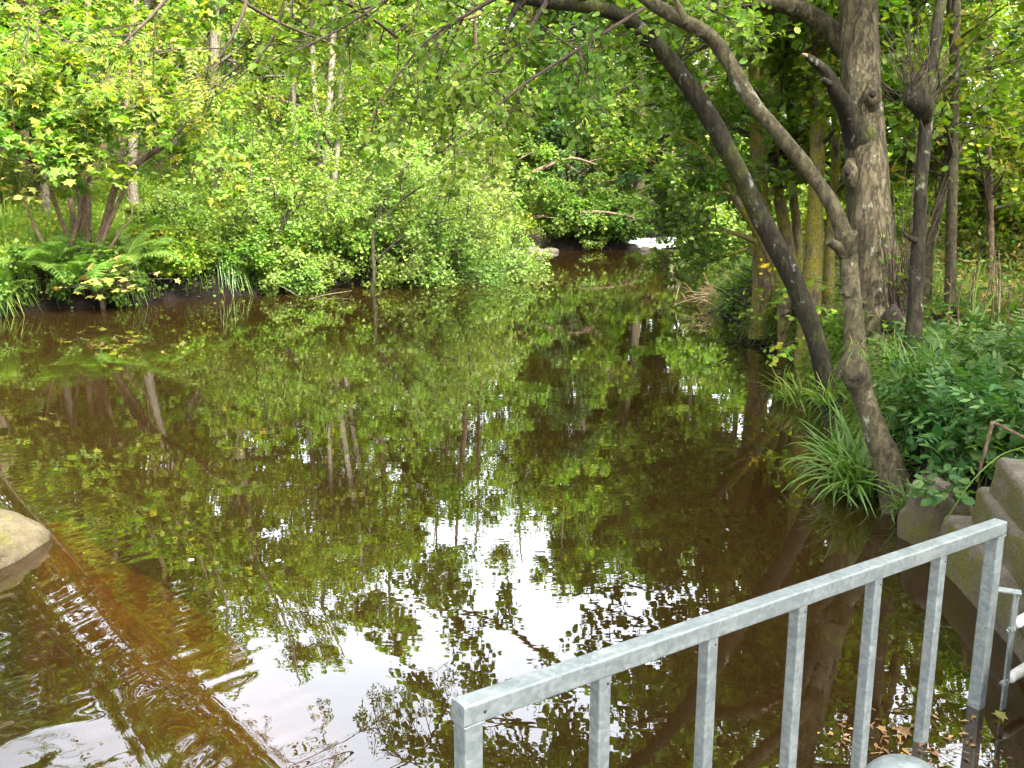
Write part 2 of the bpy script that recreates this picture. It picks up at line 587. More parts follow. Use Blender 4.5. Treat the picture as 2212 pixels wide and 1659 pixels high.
def ground_mat():
    m, ns, ln, out = new_mat('earth_and_moss')
    v = coords(ns, ln)
    geo = ns.new('ShaderNodeNewGeometry')
    sep = ns.new('ShaderNodeSeparateXYZ')
    ln.new(geo.outputs['Position'], sep.inputs[0])
    n1 = node(ns, 'ShaderNodeTexNoise', Scale=2.2, Detail=8.0, Roughness=.65)
    ln.new(v, n1.inputs['Vector'])
    n2 = node(ns, 'ShaderNodeTexNoise', Scale=22.0, Detail=6.0, Roughness=.6)
    ln.new(v, n2.inputs['Vector'])
    soil = ramp(ns, ln, n2.outputs['Fac'], [(.3, (.022, .013, .008)), (.55, (.06, .036, .02)), (.75, (.11, .07, .038))])
    green = ramp(ns, ln, n2.outputs['Fac'], [(.3, (.02, .04, .008)), (.7, (.055, .10, .018))])
    gf = ramp(ns, ln, n1.outputs['Fac'], [(.50, (0, 0, 0)), (.62, (1, 1, 1))])
    land = mixc(ns, ln, gf, soil, green)
    vo = node(ns, 'ShaderNodeTexVoronoi', Scale=5.0)
    ln.new(v, vo.inputs['Vector'])
    peb = ramp(ns, ln, vo.outputs['Color'], [(.2, (.018, .010, .005)), (.6, (.042, .024, .010)), (.9, (.07, .04, .016))])
    bed = mixc(ns, ln, .5, peb, ramp(ns, ln, n2.outputs['Fac'], [(.3, (.018, .010, .004)), (.7, (.05, .028, .010))]))
    zf = node(ns, 'ShaderNodeMapRange')
    zf.inputs['From Min'].default_value = -0.16
    zf.inputs['From Max'].default_value = -0.05
    ln.new(sep.outputs['Z'], zf.inputs['Value'])
    # soil on the steep face above the water, darkened to paint its shade
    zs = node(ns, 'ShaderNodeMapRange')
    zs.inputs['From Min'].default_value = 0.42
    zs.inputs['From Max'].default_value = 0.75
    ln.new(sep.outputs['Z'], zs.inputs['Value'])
    shade_soil = mixc(ns, ln, 1.0, soil, (.09, .08, .07), 'MULTIPLY')
    land2 = mixc(ns, ln, zs.outputs[0], shade_soil, land)
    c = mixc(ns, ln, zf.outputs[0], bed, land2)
    p = node(ns, 'ShaderNodeBsdfPrincipled', Roughness=.9)
    p.inputs['Specular IOR Level'].default_value = .15
    ln.new(c, p.inputs['Base Color'])
    b = node(ns, 'ShaderNodeBump', Strength=.7, Distance=.06)
    ln.new(n2.outputs['Fac'], b.inputs['Height'])
    ln.new(b.outputs[0], p.inputs['Normal'])
    ln.new(p.outputs[0], out.inputs['Surface'])
    return m


def water_mat():
    m, ns, ln, out = new_mat('peaty_water')
    v1 = coords(ns, ln, (0.55, 1.5, 1), 'Object')
    n1 = node(ns, 'ShaderNodeTexNoise', Scale=5.0, Detail=2.5, Roughness=.5)
    ln.new(v1, n1.inputs['Vector'])
    v2 = coords(ns, ln, (0.6, 1.6, 1), 'Object')
    n2 = node(ns, 'ShaderNodeTexNoise', Scale=1.6, Detail=1.0)
    ln.new(v2, n2.inputs['Vector'])
    ad = node(ns, 'ShaderNodeMath', operation='MULTIPLY_ADD')
    ln.new(n2.outputs['Fac'], ad.inputs[0])
    ad.inputs[1].default_value = 1.6
    ln.new(n1.outputs['Fac'], ad.inputs[2])
    b = node(ns, 'ShaderNodeBump', Strength=1.0, Distance=0.0004)
    ln.new(ad.outputs[0], b.inputs['Height'])
    fr = node(ns, 'ShaderNodeFresnel', IOR=1.95)
    ln.new(b.outputs[0], fr.inputs['Normal'])
    gl = node(ns, 'ShaderNodeBsdfGlossy', Roughness=0.0)
    gl.inputs['Color'].default_value = (1, 1, 1, 1)
    ln.new(b.outputs[0], gl.inputs['Normal'])
    tr = node(ns, 'ShaderNodeBsdfTransparent')
    tr.inputs['Color'].default_value = (.44, .27, .11, 1)
    df = node(ns, 'ShaderNodeBsdfDiffuse')
    df.inputs['Color'].default_value = (.075, .042, .012, 1)     # peat and silt hanging in the water
    body = ns.new('ShaderNodeMixShader')
    body.inputs[0].default_value = .15
    ln.new(tr.outputs[0], body.inputs[1])
    ln.new(df.outputs[0], body.inputs[2])
    mx = ns.new('ShaderNodeMixShader')
    ln.new(fr.outputs[0], mx.inputs[0])
    ln.new(body.outputs[0], mx.inputs[1])
    ln.new(gl.outputs[0], mx.inputs[2])
    ln.new(mx.outputs[0], out.inputs['Surface'])
    return m


def stone_mat(name, base, pale, mossy=.5, scale=1.0, sidemoss=False):
    m, ns, ln, out = new_mat(name)
    v = coords(ns, ln, (scale,) * 3)
    n1 = node(ns, 'ShaderNodeTexNoise', Scale=5.0, Detail=9.0, Roughness=.7)
    ln.new(v, n1.inputs['Vector'])
    n2 = node(ns, 'ShaderNodeTexNoise', Scale=45.0, Detail=6.0, Roughness=.7)
    ln.new(v, n2.inputs['Vector'])
    c = ramp(ns, ln, n1.outputs['Fac'], [(.3, base), (.7, pale)])
    c = mixc(ns, ln, .6, c, ramp(ns, ln, n2.outputs['Fac'], [(.3, (.5, .5, .5)), (.7, (1.35, 1.3, 1.25))]), 'MULTIPLY')
    geo = ns.new('ShaderNodeNewGeometry')
    n3 = node(ns, 'ShaderNodeTexNoise', Scale=3.0, Detail=8.0, Roughness=.75)
    ln.new(v, n3.inputs['Vector'])
    a = .68 - .3 * mossy
    sx = ns.new('ShaderNodeSeparateXYZ')
    ln.new(geo.outputs['True Normal'], sx.inputs[0])
    up = node(ns, 'ShaderNodeMath', operation='MULTIPLY_ADD')
    up.inputs[1].default_value = -.22
    ln.new(sx.outputs['Z'], up.inputs[0])
    ln.new(n3.outputs['Fac'], up.inputs[2])
    up2 = node(ns, 'ShaderNodeMath', operation='ADD')
    up2.inputs[1].default_value = .11
    ln.new(up.outputs[0], up2.inputs[0])
    mf = ramp(ns, ln, up2.outputs[0] if sidemoss else n3.outputs['Fac'], [(a, (0, 0, 0)), (a + .14, (.9, .9, .9))])
    mc = ramp(ns, ln, n2.outputs['Fac'], [(.3, (.035, .04, .006)), (.55, (.09, .085, .012)), (.75, (.15, .12, .02))])
    c = mixc(ns, ln, mf, c, mc)
    p = node(ns, 'ShaderNodeBsdfPrincipled', Roughness=.85)
    p.inputs['Specular IOR Level'].default_value = .25
    ln.new(c, p.inputs['Base Color'])
    b = node(ns, 'ShaderNodeBump', Strength=.8, Distance=.02)
    ln.new(n2.outputs['Fac'], b.inputs['Height'])
    ln.new(b.outputs[0], p.inputs['Normal'])
    ln.new(p.outputs[0], out.inputs['Surface'])
    return m


def galv_mat():
    m, ns, ln, out = new_mat('galvanised_steel')
    v = coords(ns, ln)
    vo = node(ns, 'ShaderNodeTexVoronoi', Scale=70.0)
    ln.new(v, vo.inputs['Vector'])
    bw = ns.new('ShaderNodeRGBToBW')
    ln.new(vo.outputs['Color'], bw.inputs[0])
    c = ramp(ns, ln, bw.outputs[0], [(.2, (.125, .143, .142)), (.8, (.185, .203, .198))])
    v2 = coords(ns, ln, (1, 1, 4))
    n2 = node(ns, 'ShaderNodeTexNoise', Scale=9.0, Detail=7.0, Roughness=.7)
    ln.new(v2, n2.inputs['Vector'])
    c = mixc(ns, ln, .8, c, ramp(ns, ln, n2.outputs['Fac'], [(.3, (.62, .66, .68)), (.55, (1, 1, 1)), (.75, (1.3, 1.28, 1.2))]), 'MULTIPLY')
    n3 = node(ns, 'ShaderNodeTexNoise', Scale=14.0, Detail=8.0, Roughness=.75)
    ln.new(v, n3.inputs['Vector'])
    c = mixc(ns, ln, ramp(ns, ln, n3.outputs['Fac'], [(.66, (0, 0, 0)), (.74, (.5, .5, .5))]), c, (.36, .31, .22))
    p = node(ns, 'ShaderNodeBsdfPrincipled', Metallic=.35)
    ln.new(c, p.inputs['Base Color'])
    rr = ramp(ns, ln, n2.outputs['Fac'], [(.3, (.38, .38, .38)), (.7, (.6, .6, .6))])
    ln.new(rr, p.inputs['Roughness'])
    b = node(ns, 'ShaderNodeBump', Strength=.15, Distance=.004)
    ln.new(n2.outputs['Fac'], b.inputs['Height'])
    ln.new(b.outputs[0], p.inputs['Normal'])
    ln.new(p.outputs[0], out.inputs['Surface'])
    return m


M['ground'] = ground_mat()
M['water'] = water_mat()
M['stone'] = stone_mat('mossy_concrete', (.05, .042, .03), (.15, .128, .095), .62, 1.6, True)
M['slab'] = stone_mat('lichened_stone', (.045, .036, .024), (.13, .11, .078), .45, 2.0, True)
M['boulder'] = stone_mat('weathered_sandstone', (.048, .038, .022), (.14, .112, .066), .62, 2.6)
M['pebble'] = stone_mat('river_stone', (.03, .026, .02), (.09, .078, .06), .3, 3)
M['sill'] = noise_mat('amber_weir_stone', [(.3, (.16, .09, .014)), (.55, (.45, .28, .045)), (.75, (.58, .41, .10))], 7, .8, .4, stretch=(1, 1, 1))
M['galv'] = galv_mat()
M['hole'] = noise_mat('dark_hole', [(.3, (.01, .01, .01)), (.7, (.03, .03, .03))], 30, .9, 0)
M['pvc'] = noise_mat('white_plastic', [(.3, (.36, .36, .33)), (.7, (.52, .52, .48))], 12, .4, .05)
M['foam'] = noise_mat('white_water', [(.35, (.55, .6, .6)), (.6, (.9, .9, .9))], 9, .4, .8, .05)
M['petal'] = noise_mat('white_petal', [(.3, (.7, .7, .66)), (.7, (.85, .85, .8))], 9, .6, 0)

# ------------------------------------------------------------------ ground and water
LY = np.array([-30, 5, 12, 14.6, 16.1, 17.4, 19, 21, 24.3, 28.6, 29.4, 30.2, 34, 40, 60, 140])
LX = np.array([-9, -9.5, -9.2, -8.03, -6.4, -4.9, -3.2, -2.0, -.8, .1, 1.2, 3.7, 4.3, 6.5, 16, 60])
RY = np.array([-30, 0, 3.25, 5.14, 5.62, 7.2, 8.5, 10.1, 12.75, 17.9, 21.7, 28.3, 34, 40, 60, 140])
RX = np.array([3.6, 3.5, 3.2, 2.46, 2.40, 2.72, 2.95, 3.2, 3.25, 3.85, 4.3, 5.3, 6.6, 9.5, 20, 66])


def shore_d(x, y):
    """metres inside the land (negative: over the water), and which side"""
    n1 = 0.22 * vnoise(np.stack([x * 0.9, y * 0.9], -1), 3) + .1 * vnoise(np.stack([x * 2.7, y * 2.7], -1), 4)
    dl = (np.interp(y, LY, LX) - x) * 0.8
    dr = (x - np.interp(y, RY, RX)) * 0.95
    return np.maximum(dl, dr) + n1 * np.where(y < 6.5, 0.25, 1.0), dl > dr


def height(x, y):
    x, y = np.asarray(x, float), np.asarray(y, float)
    d, left = shore_d(x, y)
    p = np.stack([x, y], -1)
    bank = np.where(left, 0.55, np.where(y < 6, .42, 0.52))
    rise = bank * smooth(-0.12, 0.38, d)
    flat = np.where(left, 0.07, 0.05)
    land = rise + flat * np.clip(d, 0, 60)
    hill0 = np.where(left, 5.0, 5.5)
    land = land + np.where(left, .30, .30) * np.clip(d - hill0, 0, 60) * smooth(0, 6, d - hill0)
    land = land + 0.16 * vnoise(p * 0.5, 5) * smooth(.3, 2, d) + 0.06 * vnoise(p * 1.7, 6) * smooth(.2, 1, d) + .02 * vnoise(p * 6, 7)
    bed = -0.65 * smooth(0.1, 2.2, -d) - 0.12 + .05 * vnoise(p * 1.3, 8)
    z = np.where(d > -0.12, land, 0) + np.where(d <= 0, bed * smooth(0.02, .3, -d), 0)
    far = smooth(44, 60, y)
    return z + far * 6 * smooth(44, 110, y)


def warp(n, lo, hi, c, k):
    """grid lines close together near c"""
    a, b = np.arcsinh((lo - c) / k), np.arcsinh((hi - c) / k)
    return c + k * np.sinh(np.linspace(a, b, n))


def sheet(xs, ys, zf):
    X, Y = np.meshgrid(xs, ys, indexing='ij')
    Z = zf(X, Y)
    V = np.stack([X, Y, Z], -1).reshape(-1, 3)
    nx, ny = len(xs), len(ys)
    i, j = np.meshgrid(np.arange(nx - 1), np.arange(ny - 1), indexing='ij')
    a = (i * ny + j).ravel()
    return V, np.stack([a, a + ny, a + ny + 1, a + 1], -1)


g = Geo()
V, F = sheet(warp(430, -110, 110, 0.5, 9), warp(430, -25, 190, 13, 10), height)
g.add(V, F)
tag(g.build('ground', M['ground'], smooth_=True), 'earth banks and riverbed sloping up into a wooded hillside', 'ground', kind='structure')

WA = np.array([-2.56, 4.93])
WU = np.array([.643, -.766])
WN = np.array([-.766, -.643])


def crest_s(x, y):
    return (x - WA[0]) * WN[0] + (y - WA[1]) * WN[1]


def water_z(x, y):
    s = crest_s(x, y)
    q = (x - WA[0]) * WU[0] + (y - WA[1]) * WU[1]
    z = -(0.06 + .07 * smooth(1.2, 2.7, q)) * smooth(-0.10, 0.26, s) - 0.02 * smooth(-.8, 0, s)
    p = np.stack([s, q], -1)
    w = np.stack([vnoise(p * 1.6 + 3, 21), vnoise(p * 1.6 + 11, 22)], -1)
    chop = 0.013 * vnoise(np.stack([x, y], -1) * np.array([2.3, 3.4]) + w * 1.1, 23) + 0.004 * vnoise(np.stack([x, y], -1) * np.array([5, 8.0]) + w * 2.2, 24) + .0012 * vnoise(p * np.array([14, 20.]) + w * 4, 27)
    z = z + chop * smooth(.22, .52, s) * (1 + 1.7 * smooth(.3, .62, s))
    lip = 0.0012 * vnoise(np.stack([s * 2.5, q * 16], -1), 25) * smooth(-.55, -.1, s) * (1 - smooth(.3, .6, s))
    return z + lip


g = Geo()
V, F = sheet(warp(620, -16, 70, -1.6, 1.6), warp(620, -6, 140, 3.4, 1.6), water_z)
g.add(V, F)
tag(g.build('water', M['water'], smooth_=True), 'dark peaty river mirroring the trees and a white patch of sky', 'water', kind='structure')

g = Geo()                                              # the submerged sill of the weir
prof = np.array([(-1.0, -.95), (-.60, -.50), (-.36, -.18), (-.2, -.085), (-.06, -.07), (.02, -.11), (.1, -.26), (.2, -.9)])
qs = np.linspace(-.7, 6.5, 120)
V = np.array([[*(WA + WU * q + WN * (s + (.45 if s < -.1 else .13) * fbm(np.array([[q * 1.3, s]]), 4, 33)[0])), z + .035 * fbm(np.array([[s * 3., q * 2.5]]), 3, 31)[0]] for q in qs for s, z in prof])
k = len(prof)
F = [[i * k + j, i * k + j + 1, (i + 1) * k + j + 1, (i + 1) * k + j] for i in range(len(qs) - 1) for j in range(k - 1)]
g.add(V, F)
tag(g.build('weir_sill', M['sill'], smooth_=True), 'amber submerged stone sill where the river slides over the weir', 'weir', kind='structure')


def gz(x, y):
    return float(height(np.array([x]), np.array([y]))[0])


# riffle of broken water at the head of the pool
g = Geo()
rng = np.random.default_rng(5)
xs, ys = np.linspace(3.9, 6.2, 60), np.linspace(30.2, 33.5, 60)
V, F = sheet(xs, ys, lambda x, y: .03 + .04 * (y - 30.2) + .06 * fbm(np.stack([x * 3, y * 1.6], -1), 4, 44))
g.add(V, F)
tag(g.build('white_water', M['foam'], smooth_=True), 'bright white riffle of broken water at the far head of the pool', 'rapids', kind='structure')

# ------------------------------------------------------------------ trees and shrubs
def path(rows):
    """rows of (px, py, t, width in px) -> points and radii"""
    pts = np.array([at(r[0], r[1], r[2]) for r in rows])
    rad = np.array([r[3] * r[2] / FOC / 2 for r in rows])
    return pts, rad


def crown_from(rng, g, limbs, Lr, leaf, tm, size, n2=7, n3=5, nl=9, L2=1.1, L3=.5, up=.05, grav=-.03, flat=.3, ang=.9, spread=.05,
               t0=.15, twigmat=0, leafmat=1, droop=.25, tilt=.55, sides=3, width=1.0, t3=.1):
    """limbs (N,K,3) grow side branches, twigs and leaves"""
    B, BR = kids(rng, limbs, Lr, n2, t0, 1.0, L2, ang, 5, up, grav, .14, flat)
    T, TR = kids(rng, B, BR, n3, t3, 1.0, L3, ang, 4, up * .5, grav, .16, flat)
    BR, TR = np.maximum(BR, .004), np.maximum(TR, .0022)
    g.add(*tubes(B, BR, sides + 1), twigmat)
    g.add(*tubes(T, TR, sides), twigmat)
    leaves(rng, g, T, nl, size, spread, tm, tilt, droop, mat=leafmat, width=width)
    leaves(rng, g, B, max(1, nl // 2), size, spread, tm, tilt, droop, .35, mat=leafmat, width=width)
    return B, BR


def generic_tree(seed, H=11, R0=.16, clear=.12, nlimb=26, Ll=3.2, leafm='lime', tm=TM_RHOMB, size=.13, bark='bark_grey', n2=6, n3=5, nl=9,
                 flat=.35, up=.05, grav=-.03, lean=.05, shape=.75, ang=1.15, stems=1, L2=1.2, L3=.6, tilt=.55, width=1.0, wob=.05):
    """mesh pair (trunk, crown) with the base at the origin"""
    rng = np.random.default_rng(seed)
    gt, gc = Geo(), Geo()
    allT, allR = [], []
    for s in range(stems):
        a = rng.uniform(0, 6.28)
        dirv = np.array([np.cos(a), np.sin(a)]) * (lean + (.18 if stems > 1 else 0))
        hh = H * (1 if s == 0 else rng.uniform(.7, .95))
        K = 9
        zz = np.linspace(0, hh, K)
        off = np.cumsum(rng.normal(size=(K, 2)) * wob * hh / K, 0)
        off -= off[0]
        st = rng.normal(size=2) * (.12 if stems > 1 else 0)
        pts = np.column_stack([off + st + dirv * (zz[:, None] ** .9), zz - .25 * (zz == 0)])
        r0 = R0 * (1 if s == 0 else rng.uniform(.5, .9))
        rad = r0 * (1 - .9 * zz / hh) + .006
        big_tube(gt, pts, rad, 26, 9, .08, 3, seed + s, ridge=.04)
        allT.append(spline(pts, 12))
        allR.append(np.interp(np.linspace(0, 1, 12), np.linspace(0, 1, K), rad))
    T, TR = np.array(allT), np.array(allR)
    Lb, LR = kids(rng, T, TR, max(3, nlimb // stems), clear, .98, Ll, ang, 6, up + .1, grav, .1, .2, rs=.45, taper=shape)
    LR = np.minimum(LR, R0 * .4)
    LR = np.maximum(LR, .012) * np.linspace(1, .4, 6)
    gt.add(*tubes(Lb, LR, 5))
    crown_from(rng, gc, Lb, LR, leafm, tm, size, n2, n3, nl, L2, L3, up, grav, flat, 1.0, .06, tilt=tilt, width=width)
    return (gt.mesh('trunk', [M[bark]], smooth_=True), gc.mesh('crown', [M['twig'], M[leafm]]))


def put_tree(meshes, name, label, cat, loc, rz=0, s=1, group=None, sz=None):
    r = thing(name, label, cat, loc, group)
    for me, nm in zip(meshes, ('trunk', 'crown')):
        o = bpy.data.objects.new(nm, me)
        COL.objects.link(o)
        o.parent = r
    r.rotation_euler = (0, 0, rz)
    r.scale = (s, s, sz if sz else s)
    return r


# ---- the dark leaning tree
rng = np.random.default_rng(11)
rows = [(1825, 1010, 7.6, 58), (1808, 920, 7.6, 52), (1785, 820, 7.55, 40), (1748, 690, 7.5, 40), (1698, 575, 7.45, 42), (1640, 465, 7.4, 41), (1597, 375, 7.3, 39),
        (1542, 270, 7.2, 40), (1470, 160, 7.1, 39), (1402, 80, 7.0, 36), (1345, 35, 6.9, 33), (1270, 14, 6.8, 29), (1180, 5, 6.7, 26), (1080, -18, 6.6, 24),
        (960, -75, 6.5, 19), (830, -150, 6.5, 15), (700, -200, 6.6, 11), (560, -260, 6.7, 6)]
pts, rad = path(rows)
t1 = thing('leaning_tree', 'dark mossy leaning trunk arching left over the river, the front one of two', 'tree', (pts[0][0], pts[0][1], 0))
g = Geo()
big_tube(g, pts, rad, 150, 26, .09, 7, 3, ridge=.05)
stub, srad = path([(1405, 85, 7.0, 24), (1412, 62, 6.98, 16), (1420, 48, 6.97, 10)])
big_tube(g, stub, srad, 10, 10, .1, 9, 4)
stub, srad = path([(1130, 0, 6.65, 22), (1112, 22, 6.6, 16), (1098, 50, 6.55, 8), (1090, 66, 6.5, 4)])
big_tube(g, stub, srad, 14, 10, .1, 9, 5)
g.build('trunk', M['bark_dark'], t1, smooth_=True)
gc = Geo()
limb_rows = [
    [(1395, 15, 6.7, 9), (1260, 100, 6.4, 8), (1120, 190, 6.1, 7), (1040, 262, 5.9, 5), (960, 322, 5.8, 2.5)],
    [(1180, 5, 6.6, 12), (1140, 70, 6.5, 8), (1100, 130, 6.4, 6), (1020, 190, 6.3, 4), (930, 232, 6.2, 2)],
    [(1080, -10, 6.6, 12), (1010, 30, 6.4, 8), (920, 90, 6.2, 6), (840, 190, 6.1, 4), (800, 260, 6.0, 2)],
    [(960, -70, 6.5, 12), (880, -30, 6.2, 8), (800, 20, 6.0, 6), (740, 60, 5.9, 4), (640, 110, 5.8, 2)],
    [(1345, 30, 6.9, 9), (1300, 70, 6.9, 7), (1260, 120, 6.9, 5), (1245, 170, 6.9, 3), (1240, 215, 6.9, 2)],
    [(1270, 10, 6.8, 10), (1190, -20, 7.4, 8), (1120, 50, 7.9, 6), (1050, 120, 8.2, 4), (1000, 170, 8.4, 2)],
    [(1450, 140, 7.1, 7), (1480, 90, 7.0, 5), (1500, 40, 6.9, 4), (1530, 20, 6.8, 3), (1580, 40, 6.7, 2)],
    [(1270, 10, 6.8, 14), (1200, -90, 6.4, 11), (1120, -180, 6.2, 9), (1000, -260, 6.2, 6), (880, -330, 6.3, 3)],
    [(960, -70, 6.5, 14), (900, -190, 6.9, 11), (800, -300, 7.2, 8), (680, -400, 7.4, 6), (560, -470, 7.6, 3)],
    [(1180, 0, 6.7, 14), (1130, -130, 7.2, 11), (1060, -260, 7.6, 9), (960, -380, 8, 6), (900, -480, 8.4, 3)],
    [(830, -150, 6.5, 12), (740, -140, 6.1, 9), (640, -160, 5.9, 7), (540, -150, 5.8, 5), (450, -190, 5.7, 3)],
]
LP, LRr = [], []
for lr in limb_rows:
    p, r = path(lr)
    d = spline(np.column_stack([p, r]), 14)
    LP.append(d[:, :3])
    LRr.append(np.maximum(d[:, 3], .004))
LP, LRr = np.array(LP), np.array(LRr)
gl = Geo()
gl.add(*tubes(LP, LRr, 8))
crown_from(rng, gc, LP, LRr, 'alder', TM_ROUND, .056, 12, 6, 6, .75, .32, .0, -.05, .35, .95, .03, tilt=.6, droop=.35)
gl.build('branch', M['twig'], t1, smooth_=True)
gc.build('crown', [M['twig'], M['alder']], t1)

# ---- the paler leaning tree with the knots
rows = [(1960, 1150, 5.85, 87), (1942, 1080, 5.87, 76), (1908, 975, 5.9, 56), (1873, 880, 5.95, 46), (1851, 800, 6, 46), (1845, 700, 6.05, 44), (1837, 605, 6.1, 39), (1828, 530, 6.15, 40),
        (1800, 450, 6.15, 33), (1745, 365, 6.15, 31), (1683, 290, 6.15, 31), (1622, 215, 6.15, 32), (1572, 130, 6.15, 33), (1530, 75, 6.1, 31),
        (1465, 40, 6.05, 30), (1410, 8, 6, 28), (1350, -40, 6, 25), (1250, -130, 5.9, 21), (1140, -260, 5.9, 16), (1040, -420, 6.0, 11), (960, -560, 6.1, 6)]
pts, rad = path(rows)
t2 = thing('leaning_tree', 'paler brown trunk with knots leaning left, rooted beside the stone steps', 'tree', (pts[0][0], pts[0][1], 0))
g = Geo()
big_tube(g, pts, rad, 170, 26, .08, 7, 8, ridge=.04, flare=.25)
for rws in ([(1858, 840, 5.96, 46), (1851, 815, 5.94, 60), (1845, 798, 5.93, 66), (1846, 780, 5.95, 58), (1846, 756, 5.99, 46)],):
    p, r = path(rws)
    big_tube(g, p, r, 30, 26, .20, 14, 12)
for rws in ([(1830, 548, 6.13, 40), (1812, 534, 6.08, 24), (1798, 526, 6.04, 17), (1790, 520, 6.02, 13)],
            [(1826, 545, 6.13, 44), (1834, 525, 6.08, 36), (1840, 510, 6.05, 26), (1843, 502, 6.03, 18)],
            [(1838, 640, 6.05, 18), (1824, 634, 6.02, 12), (1818, 630, 6, 9)],
            [(1480, 50, 6.03, 20), (1470, 20, 6.0, 14), (1455, -10, 5.98, 10), (1440, -60, 5.9, 7), (1400, -130, 5.8, 3)]):
    p, r = path(rws)
    big_tube(g, p, r, 12, 12, .18, 12, 13)
g.build('trunk', M['bark_pale'], t2, smooth_=True)
g = Geo()
p, r = path([(1834, 820, 5.86, 3), (1844, 820, 5.835, 8), (1858, 813, 5.84, 10), (1865, 802, 5.855, 10), (1868, 794, 5.88, 4)])
big_tube(g, p, r, 10, 12, .2, 14, 5)
g.build('knot_hollow', M['hollow'], t2, smooth_=True)
gc = Geo()
limb_rows = [
    [(1410, 5, 6.0, 12), (1330, -120, 6.6, 10), (1260, -260, 7, 8), (1200, -420, 7.4, 6), (1130, -560, 7.8, 3)],
    [(1250, -130, 5.9, 12), (1150, -160, 5.5, 10), (1020, -230, 5.2, 8), (900, -330, 5, 6), (760, -400, 4.9, 3)],
    [(1350, -40, 6, 12), (1420, -200, 6.2, 10), (1500, -340, 6.6, 8), (1560, -480, 7.0, 6), (1640, -620, 7.4, 3)],
    [(1140, -260, 5.9, 12), (1120, -450, 6.3, 9), (1060, -640, 6.7, 7), (1020, -800, 7, 5), (940, -950, 7.3, 3)],
    [(1250, -130, 5.9, 12), (1290, -330, 5.5, 10), (1330, -520, 5.3, 8), (1330, -700, 5.2, 6), (1300, -900, 5.2, 3)],
    [(1250, -130, 5.9, 12), (1400, -460, 5.7, 10), (1520, -680, 5.5, 8), (1680, -820, 5.3, 6), (1800, -960, 5.2, 3)],
    [(1250, -130, 5.9, 12), (1420, -420, 5.2, 10), (1500, -700, 4.9, 8), (1600, -1000, 4.7, 6), (1650, -1200, 4.6, 3)],
]
LP, LRr = [], []
for lr in limb_rows:
    p, r = path(lr)
    d = spline(np.column_stack([p, r]), 14)
    LP.append(d[:, :3])
    LRr.append(np.maximum(d[:, 3], .004))
LP, LRr = np.array(LP), np.array(LRr)
gl = Geo()
gl.add(*tubes(LP, LRr, 8))
gl.build('branch', M['bark_pale'], t2, smooth_=True)
crown_from(np.random.default_rng(12), gc, LP, LRr, 'mid', TM_ROUND, .062, 11, 6, 7, .85, .36, .03, -.03, .3, .95, .03, tilt=.6)
gc.build('crown', [M['twig'], M['mid']], t2)

# ---- the big rugged tree behind them
rows = [(1912, 800, 8.5, 210), (1908, 740, 8.5, 150), (1897, 650, 8.5, 111), (1888, 550, 8.5, 97), (1877, 450, 8.5, 91), (1867, 300, 8.5, 86), (1860, 150, 8.5, 82),
        (1853, 0, 8.5, 77), (1849, -200, 8.5, 71), (1854, -450, 8.6, 60), (1874, -750, 8.8, 47), (1864, -1100, 9, 32), (1854, -1500, 9.2, 15)]
pts, rad = path(rows)
t3 = thing('big_tree', 'thickest upright rugged trunk with a broken side limb, on the right bank', 'tree', (pts[0][0], pts[0][1], gz(pts[0][0], pts[0][1])))
g = Geo()
P3, R3 = big_tube(g, pts, rad, 150, 34, .075, 5, 23, ridge=.05, flare=.18)
for rws, sd in (([(1882, 240, 8.36, 20), (1884, 216, 8.32, 36), (1885, 200, 8.32, 34), (1883, 178, 8.36, 18)], 1), ([(1838, 404, 8.37, 18), (1836, 382, 8.33, 32), (1836, 366, 8.33, 30), (1838, 346, 8.37, 18)], 2)):
    p, r = path(rws)
    big_tube(g, p, r, 12, 14, .2, 12, 30 + sd)
g.build('trunk', M['bark_big'], t3, smooth_=True)
g = Geo()
p, r = path([(1862, 300, 8.45, 70), (1835, 248, 8.35, 46), (1808, 200, 8.2, 32), (1790, 165, 8.15, 26), (1772, 143, 8.1, 22), (1752, 128, 8.05, 17), (1742, 121, 8.03, 12)])
big_tube(g, p, r, 34, 16, .14, 9, 41, ridge=.08)
p, r = path([(1800, 185, 8.2, 22), (1788, 178, 8.1, 16), (1776, 170, 8.05, 9)])
big_tube(g, p, r, 12, 10, .2, 12, 42)
g.build('broken_limb', M['bark_dark'], t3, smooth_=True)
g = Geo()
p, r = path([(1744, 122, 8.028, 9), (1738, 118, 8.02, 7), (1733, 117, 8.0, 3)])
big_tube(g, p, r, 8, 9, .3, 20, 43)
g.build('splintered_end', M['cut'], t3)
for rws in ([(1884, 212, 8.19, 4), (1885, 207, 8.18, 13), (1886, 200, 8.18, 13), (1886, 195, 8.19, 4)],
            [(1831, 380, 8.24, 5), (1831, 374, 8.23, 14), (1832, 366, 8.23, 13), (1833, 360, 8.24, 5)]):
    g = Geo()
    p, r = path(rws)
    big_tube(g, p, r, 14, 12, .25, 20, 44)
    g.build('knot_hollow', M['hollow'], t3, smooth_=True)
